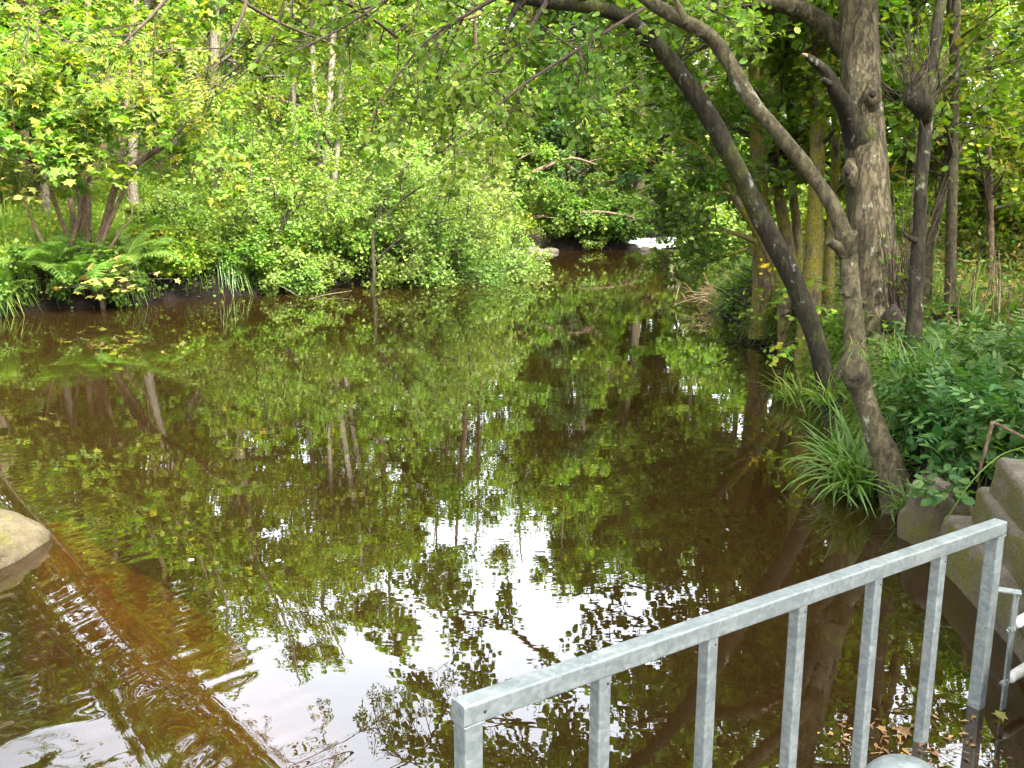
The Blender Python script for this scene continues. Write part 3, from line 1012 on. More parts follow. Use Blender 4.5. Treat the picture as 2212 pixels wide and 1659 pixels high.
limb_rows = [
    [(1850, 130, 8.7, 46), (1790, 62, 8.8, 44), (1720, 18, 8.8, 38), (1620, 6, 8.7, 28), (1500, 18, 8.6, 18), (1400, 8, 8.5, 10)],
    [(1845, -200, 8.5, 40), (1760, -420, 8.2, 34), (1640, -600, 7.8, 28), (1500, -760, 7.4, 20), (1380, -900, 7, 10), (1300, -1000, 6.8, 5)],
    [(1850, -100, 8.5, 34), (1960, -260, 8, 30), (2080, -330, 7.6, 24), (2200, -420, 7.2, 18), (2330, -520, 7, 10), (2420, -560, 6.8, 5)],
    [(1850, -450, 8.6, 34), (1950, -700, 9, 28), (2080, -900, 9.4, 22), (2200, -1100, 9.8, 16), (2300, -1300, 10, 10), (2380, -1500, 10, 5)],
    [(1850, -300, 8.5, 32), (1780, -520, 9.2, 26), (1700, -700, 9.8, 20), (1600, -860, 10.4, 15), (1520, -1000, 11, 9), (1440, -1100, 11.5, 5)],
    [(1870, -750, 8.8, 30), (1740, -1000, 8.4, 24), (1600, -1200, 8, 18), (1480, -1420, 7.6, 12), (1380, -1600, 7.2, 8), (1300, -1750, 7, 4)],
    [(1870, -750, 8.8, 26), (1990, -1000, 8, 22), (2100, -1300, 7.2, 16), (2180, -1600, 6.6, 12), (2240, -1900, 6, 8), (2280, -2100, 5.6, 4)],
    [(1850, -160, 8.7, 20), (1950, -260, 9.4, 16), (2040, -300, 9.9, 13), (2120, -290, 10.4, 10), (2190, -240, 10.8, 7), (2260, -190, 11.2, 4)],
    [(1850, -450, 8.6, 30), (1800, -800, 7.6, 24), (1720, -1150, 6.8, 18), (1640, -1500, 6.2, 12), (1600, -1800, 5.8, 8), (1560, -2000, 5.5, 4)],
]
LP, LRr = [], []
for lr in limb_rows:
    p, r = path(lr)
    d = spline(np.column_stack([p, r]), 16)
    LP.append(d[:, :3])
    LRr.append(np.maximum(d[:, 3], .006))
LP, LRr = np.array(LP), np.array(LRr)
for i in range(len(LP)):
    o = Geo().add(*tubes(LP[i:i + 1], LRr[i:i + 1], 12)).build('limb', M['bark_pale' if i == 0 else 'bark_big'], t3, smooth_=True)
gc = Geo()
crown_from(np.random.default_rng(31), gc, LP[1:], LRr[1:], 'mid', TM_ROUND, .085, 12, 9, 10, 1.7, .62, .02, -.04, .4, .95, .05, tilt=.55)
gc.build('crown', [M['twig'], M['mid']], t3)

rg = np.random.default_rng(46)
n = 34
S0 = np.array([at(rg.uniform(1925, 1965), rg.uniform(650, 720), 8.3) for q in range(n)])
dv = nrm(np.column_stack([rg.normal(.05, .16, n), rg.normal(0, .15, n), np.ones(n)]))
ln_ = rg.uniform(.4, 1.5, n)
TP = S0[:, None] + dv[:, None] * (np.linspace(0, 1, 6)[None, :, None] * ln_[:, None, None]) + np.cumsum(rg.normal(size=(n, 6, 3)) * .012, 1)
g = Geo().add(*tubes(TP, np.full((n, 1), .006) * np.linspace(1.2, .4, 6)[None], 4))
leaves(rg, g, TP[:14], 4, .06, .03, TM_ROUND, mat=1)
g.build('basal_shoots', [M['twig'], M['mid']], t3)
g = Geo()
p, r = path([(1912, 720, 8.22, 20), (1922, 700, 8.2, 44), (1930, 680, 8.2, 40), (1930, 660, 8.24, 14)])
big_tube(g, p, r, 20, 14, .3, 14, 47)
g.build('rotten_cavity', M['hollow'], t3, smooth_=True)

# ---- thin dark trunk with a burr of twigs
rows = [(1966, 830, 7.3, 60), (1970, 760, 7.3, 44), (1975, 690, 7.3, 34), (1979, 600, 7.3, 31), (1985, 500, 7.3, 29), (1990, 400, 7.3, 27), (1998, 300, 7.3, 27), (2006, 200, 7.3, 29),
        (2018, 110, 7.3, 26), (2026, 40, 7.3, 24), (2038, -40, 7.3, 22), (2050, -300, 7.3, 18), (2040, -600, 7.4, 12), (2050, -900, 7.5, 6)]
pts, rad = path(rows)
t4 = thing('slim_tree', 'slim dark upright trunk with a burr bristling with twigs, right of the thickest trunk', 'tree', (pts[0][0], pts[0][1], gz(pts[0][0], pts[0][1])))
g = Geo()
big_tube(g, pts, rad, 90, 18, .09, 9, 51, ridge=.05)
p, r = path([(1978, 520, 7.25, 14), (1962, 512, 7.2, 10), (1950, 500, 7.2, 4)])
big_tube(g, p, r, 10, 10, .2, 12, 52)
g.build('trunk', M['bark_dark'], t4, smooth_=True)
g = Geo()
p, r = path([(2004, 250, 7.28, 34), (1990, 230, 7.2, 52), (1982, 205, 7.18, 50), (1986, 178, 7.2, 36), (1996, 160, 7.25, 20)])
big_tube(g, p, r, 24, 18, .3, 14, 53)
burr = g.build('burr', M['bark_dark'], t4, smooth_=True)
rng = np.random.default_rng(54)
n = 70
c0 = at(1990, 205, 7.2)
S0 = c0 + rng.normal(size=(n, 3)) * .07
dv = nrm(rng.normal(size=(n, 3)) * .45 + np.array([-.1, 0, 1.1]) * rng.choice([1, -.2], size=(n, 1), p=[.85, .15]))
ln = rng.uniform(.15, .75, n)
K = 6
TP = S0[:, None] + dv[:, None] * (np.linspace(0, 1, K)[None, :, None] * ln[:, None, None]) + np.cumsum(rng.normal(size=(n, K, 3)) * .012, 1)
TRr = np.full((n, 1), .004) * np.linspace(1.2, .5, K)[None]
g = Geo().add(*tubes(TP, TRr, 4))
leaves(rng, g, TP[:8], 2, .045, .03, TM_ROUND, mat=1)
g.build('twigs', [M['twig'], M['mid']], t4)
LP, LRr = kids(np.random.default_rng(55), spline(pts, 30)[None], np.full((1, 30), .03), 10, .80, 1.0, 1.3, 1.1, 8, .2, -.03, .1, .3)
g = Geo().add(*tubes(LP, np.maximum(LRr, .004), 6))
crown_from(np.random.default_rng(56), g, LP, LRr, 'mid', TM_ROUND, .075, 8, 6, 8, .8, .4, .02, -.04, .35, 1.0, .04)
g.build('crown', [M['twig'], M['mid']], t4)


def photo_tree(name, label, rows_list, bark, leafm, seed, nl=10, L=1.6, n2=7, n3=5, nlf=8, size=.09, t0=.35, tm=TM_ROUND, group=None, rough=.07, ext=None, ridge=.04, cat='tree', over=()):
    """trunks traced where they stand; each with its own limbs and leaves"""
    all_ = [path(r) for r in rows_list]
    b = all_[0][0][0]
    t = thing(name, label, cat, (b[0], b[1], gz(b[0], b[1])), group)
    rg = np.random.default_rng(seed)
    TP, TR = [], []
    for i, (p, r) in enumerate(all_):
        if not (name == 'crooked_sapling' and i > 0):      # carry the foot down into the earth
            gg = gz(p[0][0], p[0][1]) - .15
            if p[0][2] > gg:
                lean_ = (p[0] - p[1])[:2] / max(.05, p[1][2] - p[0][2]) * min(.5, p[0][2] - gg)
                p = np.vstack([[p[0][0] + lean_[0] * .5, p[0][1] + lean_[1] * .5, gg], p])
                r = np.concatenate([[r[0] * 1.3], r])
        if ext:                                    # the stem carries on above the picture
            d = nrm(p[-1] - p[-2]) * .35 + np.array([0, 0, .65])
            d = nrm(d + rg.normal(size=3) * .12)
            p = np.vstack([p, p[-1] + d * ext * .5, p[-1] + d * ext + rg.normal(size=3) * .2])
            r = np.append(r, [r[-1] * .65, r[-1] * .2])
        g_ = Geo()
        big_tube(g_, p, r, 60, 14, rough, 8, seed + i, ridge=ridge)
        g_.build('trunk' if len(all_) == 1 else 'stem', M[bark], t, smooth_=True)
        TP.append(spline(p, 20))
        TR.append(np.interp(np.linspace(0, 1, 20), np.linspace(0, 1, len(r)), r))
    if over:                                       # long limbs reaching out over the river
        OP, OR = [], []
        for rws in over:
            p = np.array([all_[0][0][-2] + np.array([0, 0, rws[0][0]])] + [atm(*q[:3]) for q in rws[1:]])
            d = spline(np.column_stack([p, np.linspace(.05, .008, len(p))]), 20)
            OP.append(d[:, :3])
            OR.append(d[:, 3])
        OP, OR = np.array(OP), np.array(OR)
        for q in range(len(OP)):
            g_ = Geo()
            big_tube(g_, OP[q], OR[q], 60, 10, rough, 8, seed + 20 + q, ridge=ridge)
            g_.build('limb', M[bark], t, smooth_=True)
        g_ = Geo()
        crown_from(rg, g_, OP, OR, leafm, tm, size, 13, 8, nlf, 1.3, .5, .02, -.04, .4, 1.0, .05, t0=.2, tilt=.55)
        g_.build('limb_leaves', [M['twig'], M[leafm]], t)
    LP_, LR_ = kids(rg, np.array(TP), np.array(TR), nl, t0, 1.0, L, 1.1, 7, .08, -.03, .1, .35, rs=.4, taper=.4)
    g_ = Geo().add(*tubes(LP_, np.maximum(LR_, .005), 5))
    crown_from(rg, g_, LP_, LR_, leafm, tm, size, n2, n3, nlf, L * .5, L * .25, .02, -.03, .5, 1.0, .04, tilt=.5)
    g_.build('crown', [M['twig'], M[leafm]], t)
    return t


def atm(px, py, t):
    """the point whose mirror image in the water is seen at (px, py)"""
    p = at(px, py, t)
    return np.array([p[0], p[1], -p[2]])


photo_tree('birch_tree', 'pale straight slim trunk with a second stem joining it, right of the burr trunk',
           [[(2052, 690, 9.6, 30), (2053, 600, 9.6, 24), (2056, 450, 9.6, 22), (2060, 300, 9.6, 21), (2062, 150, 9.6, 20), (2066, 0, 9.6, 19), (2068, -200, 9.6, 17)],
            [(1998, 640, 9.8, 30), (2003, 560, 9.8, 25), (2018, 490, 9.8, 22), (2034, 420, 9.75, 18), (2048, 340, 9.7, 17), (2056, 240, 9.7, 16), (2058, 100, 9.7, 14), (2054, -100, 9.7, 12)]],
           'bark_pale', 'lime', 61, 12, 1.7, size=.085, t0=.4, ext=4)
photo_tree('mossy_tree', 'upright trunk wrapped in yellow moss, seen between the two leaning trunks',
           [[(1650, 620, 12, 48), (1645, 520, 12, 40), (1640, 400, 12, 38), (1637, 280, 12, 35), (1634, 150, 12, 32), (1630, 0, 12, 30), (1628, -200, 12, 26)]],
           'bark_moss', 'alder', 64, 16, 2.2, size=.10, t0=.3, ext=5,
           over=([(.0,), (1340, 1500, 13), (1190, 1420, 13.2), (1080, 1350, 13.4), (980, 1320, 13.4), (880, 1290, 13.4)],
                 [(1.0,), (1400, 1600, 12.6), (1250, 1580, 12.4), (1080, 1560, 12.2), (960, 1540, 12), (880, 1530, 11.8)],
                 [(1.5,), (1500, 1640, 11.8), (1350, 1660, 11.4), (1200, 1660, 11), (1050, 1650, 10.6), (960, 1640, 10.3)]))
photo_tree('mossy_tree', 'forked mossy stems close together just behind the yellow moss trunk',
           [[(1712, 610, 12.5, 34), (1700, 520, 12.5, 28), (1684, 430, 12.5, 25), (1672, 340, 12.5, 23), (1668, 200, 12.5, 20), (1676, 0, 12.5, 18)],
            [(1722, 610, 12.6, 24), (1722, 500, 12.6, 20), (1712, 400, 12.6, 17), (1708, 250, 12.6, 15), (1700, 60, 12.6, 12)]],
           'bark_moss', 'alder', 67, 10, 1.8, size=.10, t0=.35, ext=4)
photo_tree('mossy_tree', 'mottled pale trunk with mossy base directly left of the thickest trunk',
           [[(1752, 640, 10.6, 44), (1758, 540, 10.6, 38), (1763, 420, 10.6, 34), (1768, 300, 10.6, 32), (1770, 150, 10.6, 31), (1772, 0, 10.6, 30), (1776, -200, 10.6, 26)],
            [(1790, 620, 10.9, 26), (1792, 520, 10.9, 22), (1800, 420, 10.9, 20), (1806, 300, 10.9, 18), (1806, 100, 10.9, 15)]],
           'bark_moss', 'alder', 70, 12, 2.0, size=.10, t0=.4, ext=5,
           over=([(.5,), (1720, 1560, 11.5), (1620, 1440, 12), (1520, 1350, 12.4), (1420, 1290, 12.8), (1330, 1250, 13.2)],
                 [(.3,), (1740, 1540, 11.2), (1600, 1450, 11.8), (1480, 1390, 12.2), (1380, 1340, 12.5), (1270, 1300, 12.9)],
                 [(.9,), (1740, 1600, 11), (1580, 1530, 11.4), (1440, 1460, 11.9), (1350, 1420, 12.2), (1260, 1400, 12.4)],
                 [(1.5,), (1760, 1640, 10.8), (1640, 1620, 10.8), (1520, 1600, 10.8), (1420, 1580, 10.8), (1340, 1570, 10.8)],
                 [(-.2,), (1740, 1400, 12), (1650, 1280, 13), (1560, 1180, 14), (1480, 1110, 15), (1400, 1070, 15.5)],
                 [(1.8,), (1800, 1720, 10.2), (1700, 1740, 9.8), (1560, 1730, 9.5), (1420, 1710, 9.2), (1300, 1700, 9)]))
photo_tree('crooked_sapling', 'crooked lichened sapling leaning left over the water with a bare mossy arm', cat='tree', rows_list=
           [[(1690, 620, 11.2, 26), (1668, 560, 11.2, 24), (1640, 505, 11.2, 23), (1612, 460, 11.2, 21), (1585, 425, 11.2, 18), (1560, 390, 11.1, 15), (1535, 350, 11, 12), (1505, 315, 10.9, 8), (1460, 290, 10.8, 4)],
            [(1632, 522, 11.2, 14), (1600, 508, 11.1, 11), (1560, 498, 11, 9), (1520, 496, 10.9, 7), (1490, 500, 10.8, 4)],
            [(1622, 535, 11.2, 8), (1585, 548, 11.1, 6), (1550, 560, 11, 5), (1515, 562, 10.9, 3)],
            [(1585, 425, 11.2, 12), (1560, 418, 11.1, 9), (1520, 428, 11, 7), (1470, 440, 10.9, 4)]],
           bark='bark_moss', leafm='mid', seed=73, nl=5, L=.9, nlf=6, n2=5, n3=4, size=.07, t0=.55)
photo_tree('slim_tree', 'slender brown trunk on the sunny slope at the right edge, behind the birch',
           [[(2142, 640, 12, 16), (2140, 500, 12, 14), (2136, 300, 12, 12), (2138, 100, 12, 11), (2134, -50, 12, 10)]],
           'bark_thin', 'lime', 76, 12, 1.7, size=.09, t0=.3, ext=3)

# ---- left bank: the sycamore coppice
stems = [
    [(188, 560, 16, 20), (189, 450, 16, 16), (190, 320, 16, 15), (191, 180, 16, 13), (190, 0, 16, 13), (192, -150, 16, 11)],
    [(165, 550, 16.2, 16), (150, 400, 16.2, 12), (136, 260, 16.2, 11), (126, 120, 16.2, 9), (120, -20, 16.2, 8)],
    [(178, 552, 16.3, 15), (172, 430, 16.3, 11), (160, 300, 16.3, 9), (150, 160, 16.3, 8), (140, 20, 16.3, 6)],
    [(205, 550, 15.8, 18), (228, 480, 15.8, 16), (252, 400, 15.7, 15), (300, 350, 15.6, 13), (352, 316, 15.5, 11), (400, 270, 15.4, 7), (450, 235, 15.3, 3)],
    [(160, 548, 15.7, 11), (130, 470, 15.6, 9), (108, 400, 15.5, 7), (96, 320, 15.4, 5), (92, 240, 15.3, 3)],
    [(112, 560, 15.4, 8), (80, 500, 15.3, 7), (56, 440, 15.2, 5), (40, 380, 15.1, 3)],
    [(148, 552, 15.6, 13), (165, 490, 15.5, 10), (185, 420, 15.4, 9), (196, 350, 15.3, 7), (188, 290, 15.2, 4)],
    [(215, 550, 16.1, 17), (240, 440, 16.1, 13), (262, 330, 16.1, 11), (276, 200, 16.1, 10), (284, 60, 16.1, 8), (300, -60, 16.1, 5)],
    [(212, 552, 15.7, 12), (250, 450, 15.6, 9), (290, 370, 15.5, 7), (330, 310, 15.4, 4)],
    [(228, 566, 15.4, 8), (260, 500, 15.3, 5), (285, 455, 15.2, 3)],
]
photo_tree('sycamore_coppice', 'many stemmed sycamore clump fanning up from the fern covered left bank', stems, 'bark_thin', 'syc', 81, 6, 1.6, n2=5, n3=5, nlf=5, size=.135,
           t0=.55, tm=TM_SYC, ext=2.2)

# thin grey trunks in the middle of the left bank
photo_tree('ash_clump', 'cluster of slender grey trunks standing behind the waterside bushes',
           [[(700, 470, 22, 20), (706, 320, 22, 16), (714, 180, 22, 14), (724, 20, 22, 12), (730, -80, 22, 10)],
            [(690, 470, 22.3, 18), (688, 320, 22.3, 14), (678, 180, 22.3, 12), (672, 20, 22.3, 11)],
            [(712, 470, 22.2, 16), (728, 330, 22.2, 12), (738, 180, 22.2, 11), (752, 20, 22.2, 9)],
            [(640, 450, 23, 12), (636, 300, 23, 10), (634, 150, 23, 9), (630, 0, 23, 8)]],
           'bark_grey', 'lime', 91, 10, 2.0, size=.10, t0=.3, tm=TM_RHOMB, ext=1.8)
photo_tree('grey_trunk_tree', 'pale mottled upright trunk farthest left, behind the sycamore clump',
           [[(98, 420, 19, 18), (92, 250, 19, 15), (84, 100, 19, 13), (78, -50, 19, 11)]], 'bark_grey', 'syc', 94, 14, 2.0, size=.16, t0=.2, tm=TM_SYC, ext=4)
photo_tree('grey_trunk_tree', 'leaning grey trunk rising behind the sycamore clump towards the right',
           [[(285, 380, 20, 22), (292, 250, 20, 18), (304, 120, 20, 16), (318, 0, 20, 14), (326, -100, 20, 11)]], 'bark_grey', 'lime', 95, 14, 2.0, size=.12, t0=.2, tm=TM_RHOMB, ext=4)


# waterside bushes
def bush(name, label, base, stems_rows, leafm, size, seed, W, Hh, nst=16, n2=9, n3=6, nl=9, tm=TM_ROUND, bias=(0, -.25, 0), cat='bush', Ls=None, ang=.95):
    rg = np.random.default_rng(seed)
    t = thing(name, label, cat, base)
    for rws in stems_rows:
        p, r = path(rws)
        g_ = Geo()
        big_tube(g_, p, r, 40, 10, .09, 9, seed)
        g_.build('stem', M['bark_dark'], t, smooth_=True)
    K = 9
    a = rg.uniform(0, 6.28, nst)
    el = rg.uniform(.15, 1.35, nst)
    d = np.stack([np.cos(a) * np.cos(el), np.sin(a) * np.cos(el), np.sin(el)], 1) + np.array(bias)
    d = nrm(d)
    ln = rg.uniform(.75, 1.05, nst) * np.sqrt((np.abs(d[:, 0]) * W) ** 2 + (np.abs(d[:, 1]) * W * .8) ** 2 + (d[:, 2] * Hh) ** 2)
    P = np.zeros((nst, K, 3))
    P[:, 0] = np.asarray(base) + rg.normal(size=(nst, 3)) * np.array([.25, .2, .05])
    for k_ in range(1, K):
        d = nrm(d + rg.normal(size=d.shape) * .1 + np.array([0, 0, -.035]))
        P[:, k_] = P[:, k_ - 1] + d * (ln / (K - 1))[:, None]
    Rr = np.full((nst, 1), .022) * np.linspace(1, .25, K)[None]
    g_ = Geo().add(*tubes(P, Rr, 5))
    crown_from(rg, g_, P, Rr, leafm, tm, size, n2, n3, nl, Hh * .34, Hh * .16, .03, -.04, .2, ang, .045, t0=.2, tilt=.7, droop=.3)
    g_.build('crown', [M['twig'], M[leafm]], t)
    return t


def gbase(x, y, dz=-.05):
    return (x, y, gz(x, y) + dz)


bush('alder_bush', 'large rounded pale green bush overhanging the water, the biggest on the left bank', gbase(-1.9, 20.3),
     [[(800, 648, 18.2, 8), (808, 590, 18.2, 8), (806, 520, 18.4, 8), (822, 450, 18.7, 7), (850, 395, 18.9, 6), (885, 350, 19, 4)],
      [(815, 560, 18.3, 5), (860, 520, 18.2, 4), (920, 490, 17.9, 5), (985, 470, 17.8, 3)],
      [(812, 500, 18.5, 5), (860, 440, 18.5, 4), (920, 395, 18.1, 5), (970, 360, 18, 3)]],
     'willow', .065, 101, 2.5, 3.2, 46, 10, 7, 10)
bush('alder_bush', 'leafy green bush on the left bank with a thin upright stem showing in it', gbase(-5.0, 19.2),
     [[(532, 560, 18.5, 8), (534, 480, 18.5, 7), (540, 400, 18.5, 6), (545, 320, 18.5, 4), (548, 260, 18.5, 2)],
      [(585, 560, 18, 9), (605, 500, 18, 8), (630, 440, 18, 6), (650, 390, 18, 4)]],
     'alder', .068, 102, 1.6, 2.9, 26, 9, 6, 9)
bush('alder_bush', 'bright bush drooping to the water between the thin stem bush and the biggest bush', gbase(-3.3, 19.6), [], 'alder', .066, 103, 1.7, 2.3, 26, 9, 6, 9)
bush('alder_bush', 'low bush trailing in the water at the tip of the left bank', gbase(-.55, 22.6), [], 'willow', .07, 104, 1.6, 1.7, 22, 8, 6, 9)
bush('bank_shrub', 'low fresh shrub right of the largest fern, touching the water', gbase(-6.3, 16.9), [], 'lime', .06, 121, 1.0, .85, 22, 8, 6, 8, bias=(.2, -.35, -.1))
bush('bank_shrub', 'small shrub below the meadow, between the low fresh shrub and the thin stem bush', gbase(-5.3, 17.8), [], 'alder', .06, 122, 1.0, .8, 22, 8, 6, 8, bias=(.2, -.35, -.1))
bush('bank_shrub', 'trailing shrub hiding the dark bank right of the thin stem bush', gbase(-4.2, 18.0), [], 'willow', .06, 127, 1.0, .7, 24, 8, 6, 8, bias=(.15, -.35, -.15))
bush('bank_shrub', 'round shrub in the meadow behind the low fresh shrub', gbase(-7.0, 19.0), [], 'willow', .065, 123, 1.2, 1.3, 24, 8, 6, 8)
bush('bank_shrub', 'shady shrub draped over the bank under the front ferns at the left edge', gbase(-8.5, 14.6), [], 'mid', .06, 125, .9, .6, 22, 8, 6, 8, bias=(.2, -.4, -.2))
bush('bank_shrub', 'shady shrub hanging to the water under the largest fern', gbase(-7.3, 15.7), [], 'mid', .06, 126, .9, .6, 22, 8, 6, 8, bias=(.2, -.4, -.2))
bush('willow_bush', 'bushy pale willow rising behind the biggest waterside bush', gbase(-2.0, 24.0), [], 'willow', .085, 105, 2.4, 4.6, 30, 9, 6, 9)
bush('willow_bush', 'tall leafy bush standing behind the thin stem bush', gbase(-6.2, 23.2), [], 'alder', .085, 106, 2.2, 4.2, 28, 9, 6, 9)
bush('overhanging_bush', 'dark green bush spreading over the far bank beside the shaded bank', gbase(1.0, 30.9), [], 'mid', .10, 107, 2.2, 3.2, 26, 8, 6, 9, bias=(.1, -.3, 0))
bush('overhanging_bush', 'dark bush sheltering the shadowed far bank left of the white water', gbase(3.0, 30.7), [], 'mid', .10, 108, 1.3, 1.9, 32, 8, 6, 9, bias=(.1, -.25, -.2))
bush('overhanging_bush', 'lowest dark bush, its leaves dipping in the water under the shaded far bank', gbase(2.1, 30.3), [], 'mid', .09, 113, 2.2, 1.0, 30, 8, 6, 9, bias=(0, -.5, -.1))
bush('overhanging_bush', 'grey green bush dipping to the water below the crooked sapling', gbase(4.75, 19.0), [], 'willow', .075, 109, 1.3, 1.5, 20, 8, 6, 8, bias=(-.5, -.2, 0))
bush('overhanging_bush', 'leafy bush over the right shore where the pool narrows', gbase(6.2, 22.5), [], 'alder', .10, 110, 2.3, 3.4, 30, 9, 6, 9, bias=(-.5, -.1, 0))
bush('hazel_bush', 'shady bush filling the gap behind the mossy trunks', gbase(6.6, 17.5), [], 'lime', .10, 111, 1.9, 3.2, 26, 9, 6, 8)
bush('hazel_bush', 'sunny bush on the slope between the burr trunk and the right edge', gbase(7.6, 14.0), [], 'lime', .085, 112, 1.5, 2.0, 22, 8, 6, 8)

# ---- the wood behind
protos = {
    'ash': generic_tree(201, 12.5, .17, .10, 34, 3.6, 'lime', TM_RHOMB, .135, 'bark_grey', 7, 7, 9),
    'syc': generic_tree(202, 11.5, .16, .08, 34, 3.4, 'syc', TM_SYC, .155, 'bark_pale', 7, 7, 7, tilt=.4, flat=.6),
    'elm': generic_tree(203, 12, .2, .09, 36, 3.8, 'mid', TM_RHOMB, .14, 'bark_big', 7, 7, 9, flat=.5),
    'alder': generic_tree(204, 9.5, .13, .05, 30, 2.9, 'alder', TM_RHOMB, .125, 'bark_thin', 7, 7, 9, stems=3),
    'dark': generic_tree(205, 10, .17, .06, 34, 3.2, 'deep', TM_RHOMB, .18, 'bark_dark', 6, 6, 8),
    'hazel': generic_tree(206, 4.6, .07, .05, 32, 1.9, 'lime', TM_RHOMB, .13, 'bark_thin', 6, 5, 8, stems=5, L2=.8, L3=.4),
}
protos['canopy'] = generic_tree(207, 11, .2, .46, 30, 4.4, 'mid', TM_RHOMB, .2, 'bark_big', 7, 6, 8, flat=.5)
used = {}


def wood(kind, name, label, x, y, s, rz, group=None, sz=None, cat='tree'):
    return put_tree(protos[kind], name, label, cat, gbase(x, y, -.1), rz, s, group, sz)


wood('ash', 'ash_tree', 'tall light green tree on the left slope, highest crown mirrored in the water', -8.0, 26.0, 1.04, .3)
wood('syc', 'sycamore_tree', 'broad leaved yellow green tree behind the sycamore clump', -11.0, 22.5, 1.0, 1.1)
wood('ash', 'ash_tree', 'light green tree with hanging boughs at the left edge of the picture', -14.2, 22.0, .95, 2.3)
wood('elm', 'elm_tree', 'mid green tree deep in shade behind the left edge trunks', -15.5, 27.5, 1.1, 4.0)
wood('syc', 'sycamore_tree', 'yellow green tree behind the cluster of slender grey trunks', -4.2, 28.5, 1.03, 3.6)
wood('alder', 'alder_tree', 'several stemmed tree behind the biggest bush', -.9, 29.5, 1.08, .8)
wood('hazel', 'hazel_tree', 'low hazel tucked behind the left end of the sycamore clump', -11.6, 19.4, .85, 2.1)
wood('dark', 'dark_tree', 'dark crowned tree leaning over the shadowed far bank', 1.9, 33.5, .72, 1.0)
wood('alder', 'alder_tree', 'far tree above the white water, paler than its neighbours', 7.4, 47.0, 1.75, 2.0)
wood('syc', 'sycamore_tree', 'leafy tree on the right of the far head of the pool', 8.2, 34.0, 1.12, 5.1)
wood('elm', 'elm_tree', 'mid green tree on the right bank behind the crooked sapling', 8.0, 26.5, 1.1, .4)
wood('dark', 'dark_tree', 'shady tree on the right bank behind the mossy trunks', 8.6, 20.5, .9, 2.2)
wood('ash', 'ash_tree', 'light green tree on the right slope behind the birch', 11.0, 18.5, .95, 4.4)
wood('syc', 'sycamore_tree', 'yellow green tree at the right edge high on the slope', 12.2, 15.0, .85, 3.0)
wood('hazel', 'hazel_tree', 'hazel at the right edge above the bracken', 9.6, 11.4, .72, 1.4)
wood('elm', 'elm_tree', 'mid green tree in the middle distance above the far bank', 3.2, 40.0, 1.24, 2.7)
rng = np.random.default_rng(77)
hillpos = [(-3, 36), (-8.5, 33), (-13.5, 33.5), (-19, 31), (-6, 42), (-12, 41), (-18.5, 38), (-24, 35), (.5, 44), (-2, 50), (-9, 50), (-17, 48), (-25, 44),
           (6, 54), (12, 50), (11.5, 40), (13.5, 30), (14.5, 24), (16.5, 18.5), (17, 33), (19, 26), (15, 13.5), (18, 45), (3, 58), (-31, 40)]
for i, (x, y) in enumerate(hillpos):
    kd = ('ash', 'syc', 'elm', 'alder', 'dark')[int(rng.integers(0, 5))]
    hmax = .95 if -4 < x < 8 else 1.18
    wood(kd, 'hillside_tree', 'leafy broadleaf tree in the crowd of trees on the wooded hillside', x + rng.uniform(-.8, .8), y + rng.uniform(-.8, .8),
         hmax * rng.uniform(.82, 1.05), rng.uniform(0, 6.28), 'trees crowding the wooded hillside')
for kd, lab, x, y, s_, rz in (
        ('ash', 'light green tree on the slope behind the highest mirrored crown', -10.5, 30.0, 1.1, 1.3), ('elm', 'mid green tree on the slope behind the yellow green trees at the left', -14.6, 29.5, 1.15, 2.2),
        ('elm', 'unseen mid green tree added to shade the right bank, just outside the picture', 10.2, 7.6, 1.0, 2.2), ('hazel', 'hazel screening the slope behind the burr trunk', 8.6, 13.0, .8, .9),  # unseen elm, added to shade the right bank grass
        ('hazel', 'hazel between the birch and the slender brown trunk', 9.4, 15.8, .9, 2.9), ('hazel', 'shaded hazel behind the thickest trunk', 6.9, 14.2, .75, 4.4),
        ('ash', 'tall light green tree closing the view above the far end of the pool', 1.0, 45.0, 1.3, 2.2), ('syc', 'yellow green tree beyond the far bend on the right', 8.6, 43.0, 1.35, .7), ('ash', 'light green tree filling the gap left of the far end of the pool', -2.6, 33.5, .88, 4.0),
        ('syc', 'yellow green tree straight above the shaded far bank', 2.3, 36.0, 1.12, 2.0), ('ash', 'light green tree over the right side of the far pool', 8.6, 30.0, 1.05, 5.5),
        ('elm', 'mid green tree closing the sky far up the valley', 4.6, 52.0, 1.4, 1.0), ('elm', 'last mid green tree up the valley, right of its twin', 8.6, 52.0, 1.5, 3.1), ('syc', 'yellow green tree closing the gap beyond the white water', 6.9, 57.0, 1.6, .2), ('ash', 'light green tree standing over the far riffle', 7.9, 48.5, 1.3, 2.0), ('ash', 'light green tree behind the trees over the biggest bush', -6.2, 31.5, 1.15, 3.0),
        ('elm', 'tree on the near left bank, seen mirrored in the water below the weir', -11.6, 8.6, 1.1, .4), ('syc', 'yellow green tree on the near left bank upstream of the weir', -12.4, 12.0, 1.0, .9), ('dark', 'dark tree beside the weir on the near left bank', -11.6, 4.5, 1.15, 1.9),
        ('ash', 'light green tree at the weir behind the dark tree', -11.5, -3.0, 1.0, 2.7), ('elm', 'unseen tree added behind the viewer on the right, shading the barrier', 5.6, -4.6, .95, .9),
        ('syc', 'unseen broad leaved tree added behind the viewer, casting shade over the steps', 7.2, 1.2, .95, 3.3), ('dark', 'unseen dark tree added for shade straight behind the viewer', 1.5, -8.5, 1.0, 5.0),  # unseen trees around the viewer, added to shade the foreground
        ('ash', 'unseen light green tree added to shade the right bank beside the steps', 7.0, 5.6, .9, 1.2), ('elm', 'unseen shade tree added behind the viewer at the left end of the weir', -5.5, -10, 1.0, .2)):
    wood(kd, 'bank_or_shade_tree', lab, x, y, s_, rz)
